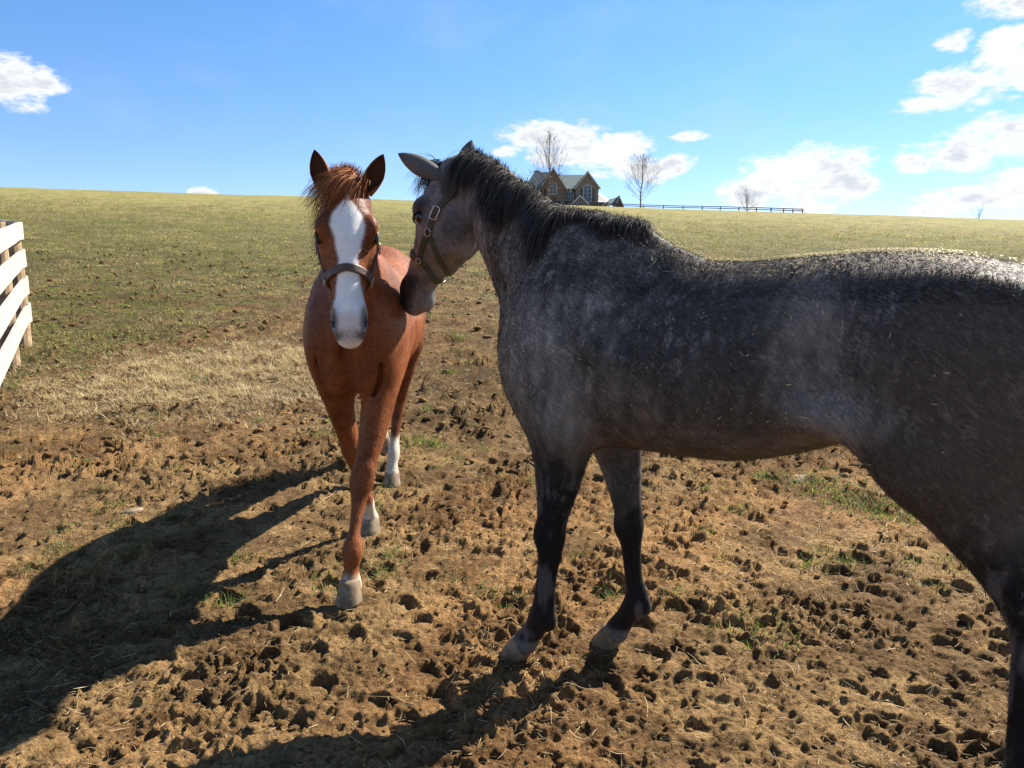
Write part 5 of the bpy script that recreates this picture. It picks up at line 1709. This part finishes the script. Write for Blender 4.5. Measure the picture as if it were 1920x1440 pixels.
c = fg.project(np.array([A_(0.150, -0.035, 0.13)]), 0.012)[0]
ring('buckle', c, fg.grad(c[None])[0], 0, 0.0034, m_metal, *GR, gh, sq=(0.018, 0.030, -G_T))

# ================================================================== the chestnut horse
CR = (C_O, C_F, C_L)
chest = empty('chestnut_horse', (float(C_O[0]), float(C_O[1]), 0))
tag(chest, 'chestnut horse with a broad white blaze and white socks walking forward', 'horse')
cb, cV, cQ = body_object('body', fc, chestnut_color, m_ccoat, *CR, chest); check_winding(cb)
for h in C_HOOF.values(): hoof_mesh(chest, h, *CR)
eye_parts(chest, CP, C_T, C_N, C_LL, 1.10, 0.585, *CR)
hc_ = lambda a, n, l: CP + C_T * a + C_N * n * 1.10 + C_LL * l * 1.10
e1 = ear_mesh(chest, hc_(0.0, 0.020, -0.068), np.array([0.02, -0.24, 0.95]), np.array([0.95, -0.15, 0]), (0.26, 0.085, 0.025), (0.085, 0.036, 0.018), *CR, length=0.170, width=0.040)  # both ears: shade of the cup painted in as a darker inner colour
e2 = ear_mesh(chest, hc_(0.0, 0.020, 0.068), np.array([0.02, 0.42, 0.85]), np.array([0.85, 0.40, -0.1]), (0.26, 0.085, 0.025), (0.085, 0.036, 0.018), *CR, length=0.170, width=0.040)
for e in (e1, e2): e.data.materials.append(m_ear)
# forelock swept to the horse's right, and a tuft between the ears
n = 600
r0 = hc_(-0.045, 0.045, 0.0) + np.column_stack([rng.normal(0, 0.018, n), rng.normal(0, 0.030, n), rng.normal(0, 0.008, n)])
r0 = fc.project(r0, -0.002, 6)
d0 = np.column_stack([rng.normal(0.75, 0.2, n), rng.normal(-0.35, 0.28, n), rng.normal(0.10, 0.15, n)])
P1 = hair_drape(fc, r0, d0, rng.uniform(0.09, 0.19, n), 9, rng.uniform(0.50, 0.75, n), rng.uniform(0.003, 0.016, n), wind=np.array([0.0, -0.16, 0.0]), jit=0.04)
n2 = 450
r2 = hc_(-0.065, 0.03, 0.0) + np.column_stack([rng.normal(0, 0.022, n2), rng.normal(0, 0.030, n2), rng.normal(0, 0.008, n2)])
r2 = fc.project(r2, -0.002, 6)
d2 = np.column_stack([rng.normal(0.1, 0.3, n2), rng.normal(-0.05, 0.45, n2), rng.normal(1.0, 0.2, n2)])
P2 = hair_drape(fc, r2, d2, rng.uniform(0.025, 0.05, n2), 9, rng.uniform(0.82, 0.95, n2), rng.uniform(0.003, 0.014, n2), jit=0.10)
P = np.concatenate([P1, P2]); n = len(P)
C = lerp((0.20, 0.060, 0.016), (0.46, 0.19, 0.07), rng.random(n) ** 1.4)[:, None, :] * np.ones((1, 9, 1))
hair_object('forelock', fc, P, rng.uniform(0.0008, 0.0015, n), C, m_hair, *CR, chest)
# mane on the far side of the neck
ccrest = catmull(np.array([(0.40, 0.10, 1.905), (0.30, 0.085, 1.85), (0.17, 0.055, 1.785), (0.03, 0.03, 1.725), (-0.12, 0.005, 1.675), (-0.28, -0.01, 1.64)]), 0.01)
ccrest = fc.project(ccrest, 0.0, 10)
n = 2200
u = rng.random(n) * (len(ccrest) - 1.01); i = u.astype(int)
r0 = ccrest[i] + rng.normal(0, 0.010, (n, 3))
d0 = np.column_stack([rng.normal(0, 0.2, n), rng.normal(-0.8, 0.2, n), rng.normal(0.5, 0.2, n)])
P = hair_drape(fc, fc.project(r0, -0.003, 4), d0, rng.uniform(0.14, 0.26, n), 8, rng.uniform(0.45, 0.75, n), rng.uniform(0.004, 0.02, n), jit=0.07)
C = lerp((0.17, 0.05, 0.014), (0.40, 0.15, 0.05), rng.random(n) ** 1.4)[:, None, :] * np.ones((1, 8, 1))
hair_object('mane', fc, P, rng.uniform(0.001, 0.0018, n), C, m_hair, *CR, chest)
# tail
n = 900
r0 = np.array([-1.66, -0.11, 1.43]) + rng.normal(0, 0.018, (n, 3))
P = hair_drape(fc, r0, np.array([-0.8, 0, 0.2]) + rng.normal(0, 0.15, (n, 3)), rng.uniform(0.6, 0.9, n), 9, rng.uniform(0.4, 0.55, n), rng.uniform(0.004, 0.03, n), jit=0.05)
C = lerp((0.17, 0.05, 0.014), (0.36, 0.13, 0.045), rng.random(n))[:, None, :] * np.ones((1, 9, 1))
hair_object('tail', fc, P, rng.uniform(0.0015, 0.0025, n), C, m_hair, *CR, chest)
fur_object(fc, cV, cQ, chestnut_color, 90000, 0.014, *CR, chest, region=lambda c: (c[:, 2] > 0.25) * np.where(c[:, 1] > -0.15, 1.0, 0.5), bright=1.08)

# brown leather halter
m_leather = simple('brown_leather', (0.075, 0.042, 0.028), 0.5, 0.35, 60, bump=0.2)
ch = empty('halter', (float(to_world(CP, *CR)[0]), float(to_world(CP, *CR)[1]), 1.6))
tag(ch, 'brown leather halter with padded noseband on the chestnut horse', 'halter')
B_ = hc_
strap('noseband', fc, [B_(0.365, -0.005, 0.11), B_(0.352, 0.05, 0.07), B_(0.345, 0.10, 0.0), B_(0.352, 0.05, -0.07), B_(0.365, -0.005, -0.11), B_(0.40, -0.07, -0.08), B_(0.42, -0.12, 0.0), B_(0.40, -0.07, 0.08)], 0.030, 0.010, m_leather, *CR, ch, off=0.008, closed=True)
for sd in (1, -1):
    strap('cheek_strap', fc, [B_(0.365, -0.005, sd * 0.11), B_(0.29, -0.010, sd * 0.13), B_(0.22, -0.025, sd * 0.14), B_(0.12, -0.045, sd * 0.13), B_(0.03, -0.06, sd * 0.11), B_(-0.05, -0.05, sd * 0.06), B_(-0.09, -0.045, 0.0)], 0.020, 0.006, m_leather, *CR, ch)
    strap('jaw_strap', fc, [B_(0.365, -0.03, sd * 0.10), B_(0.33, -0.10, sd * 0.09), B_(0.27, -0.17, sd * 0.05), B_(0.24, -0.19, sd * 0.0)], 0.018, 0.005, m_leather, *CR, ch)
    c = fc.project(np.array([B_(0.372, -0.012, sd * 0.11)]), 0.014)[0]
    ring('ring', c, fc.grad(c[None])[0], 0.020, 0.003, m_brass, *CR, ch)
    c = fc.project(np.array([B_(0.215, -0.03, sd * 0.14)]), 0.012)[0]
    ring('buckle', c, fc.grad(c[None])[0], 0, 0.003, m_brass, *CR, ch, sq=(0.015, 0.020, -C_T))
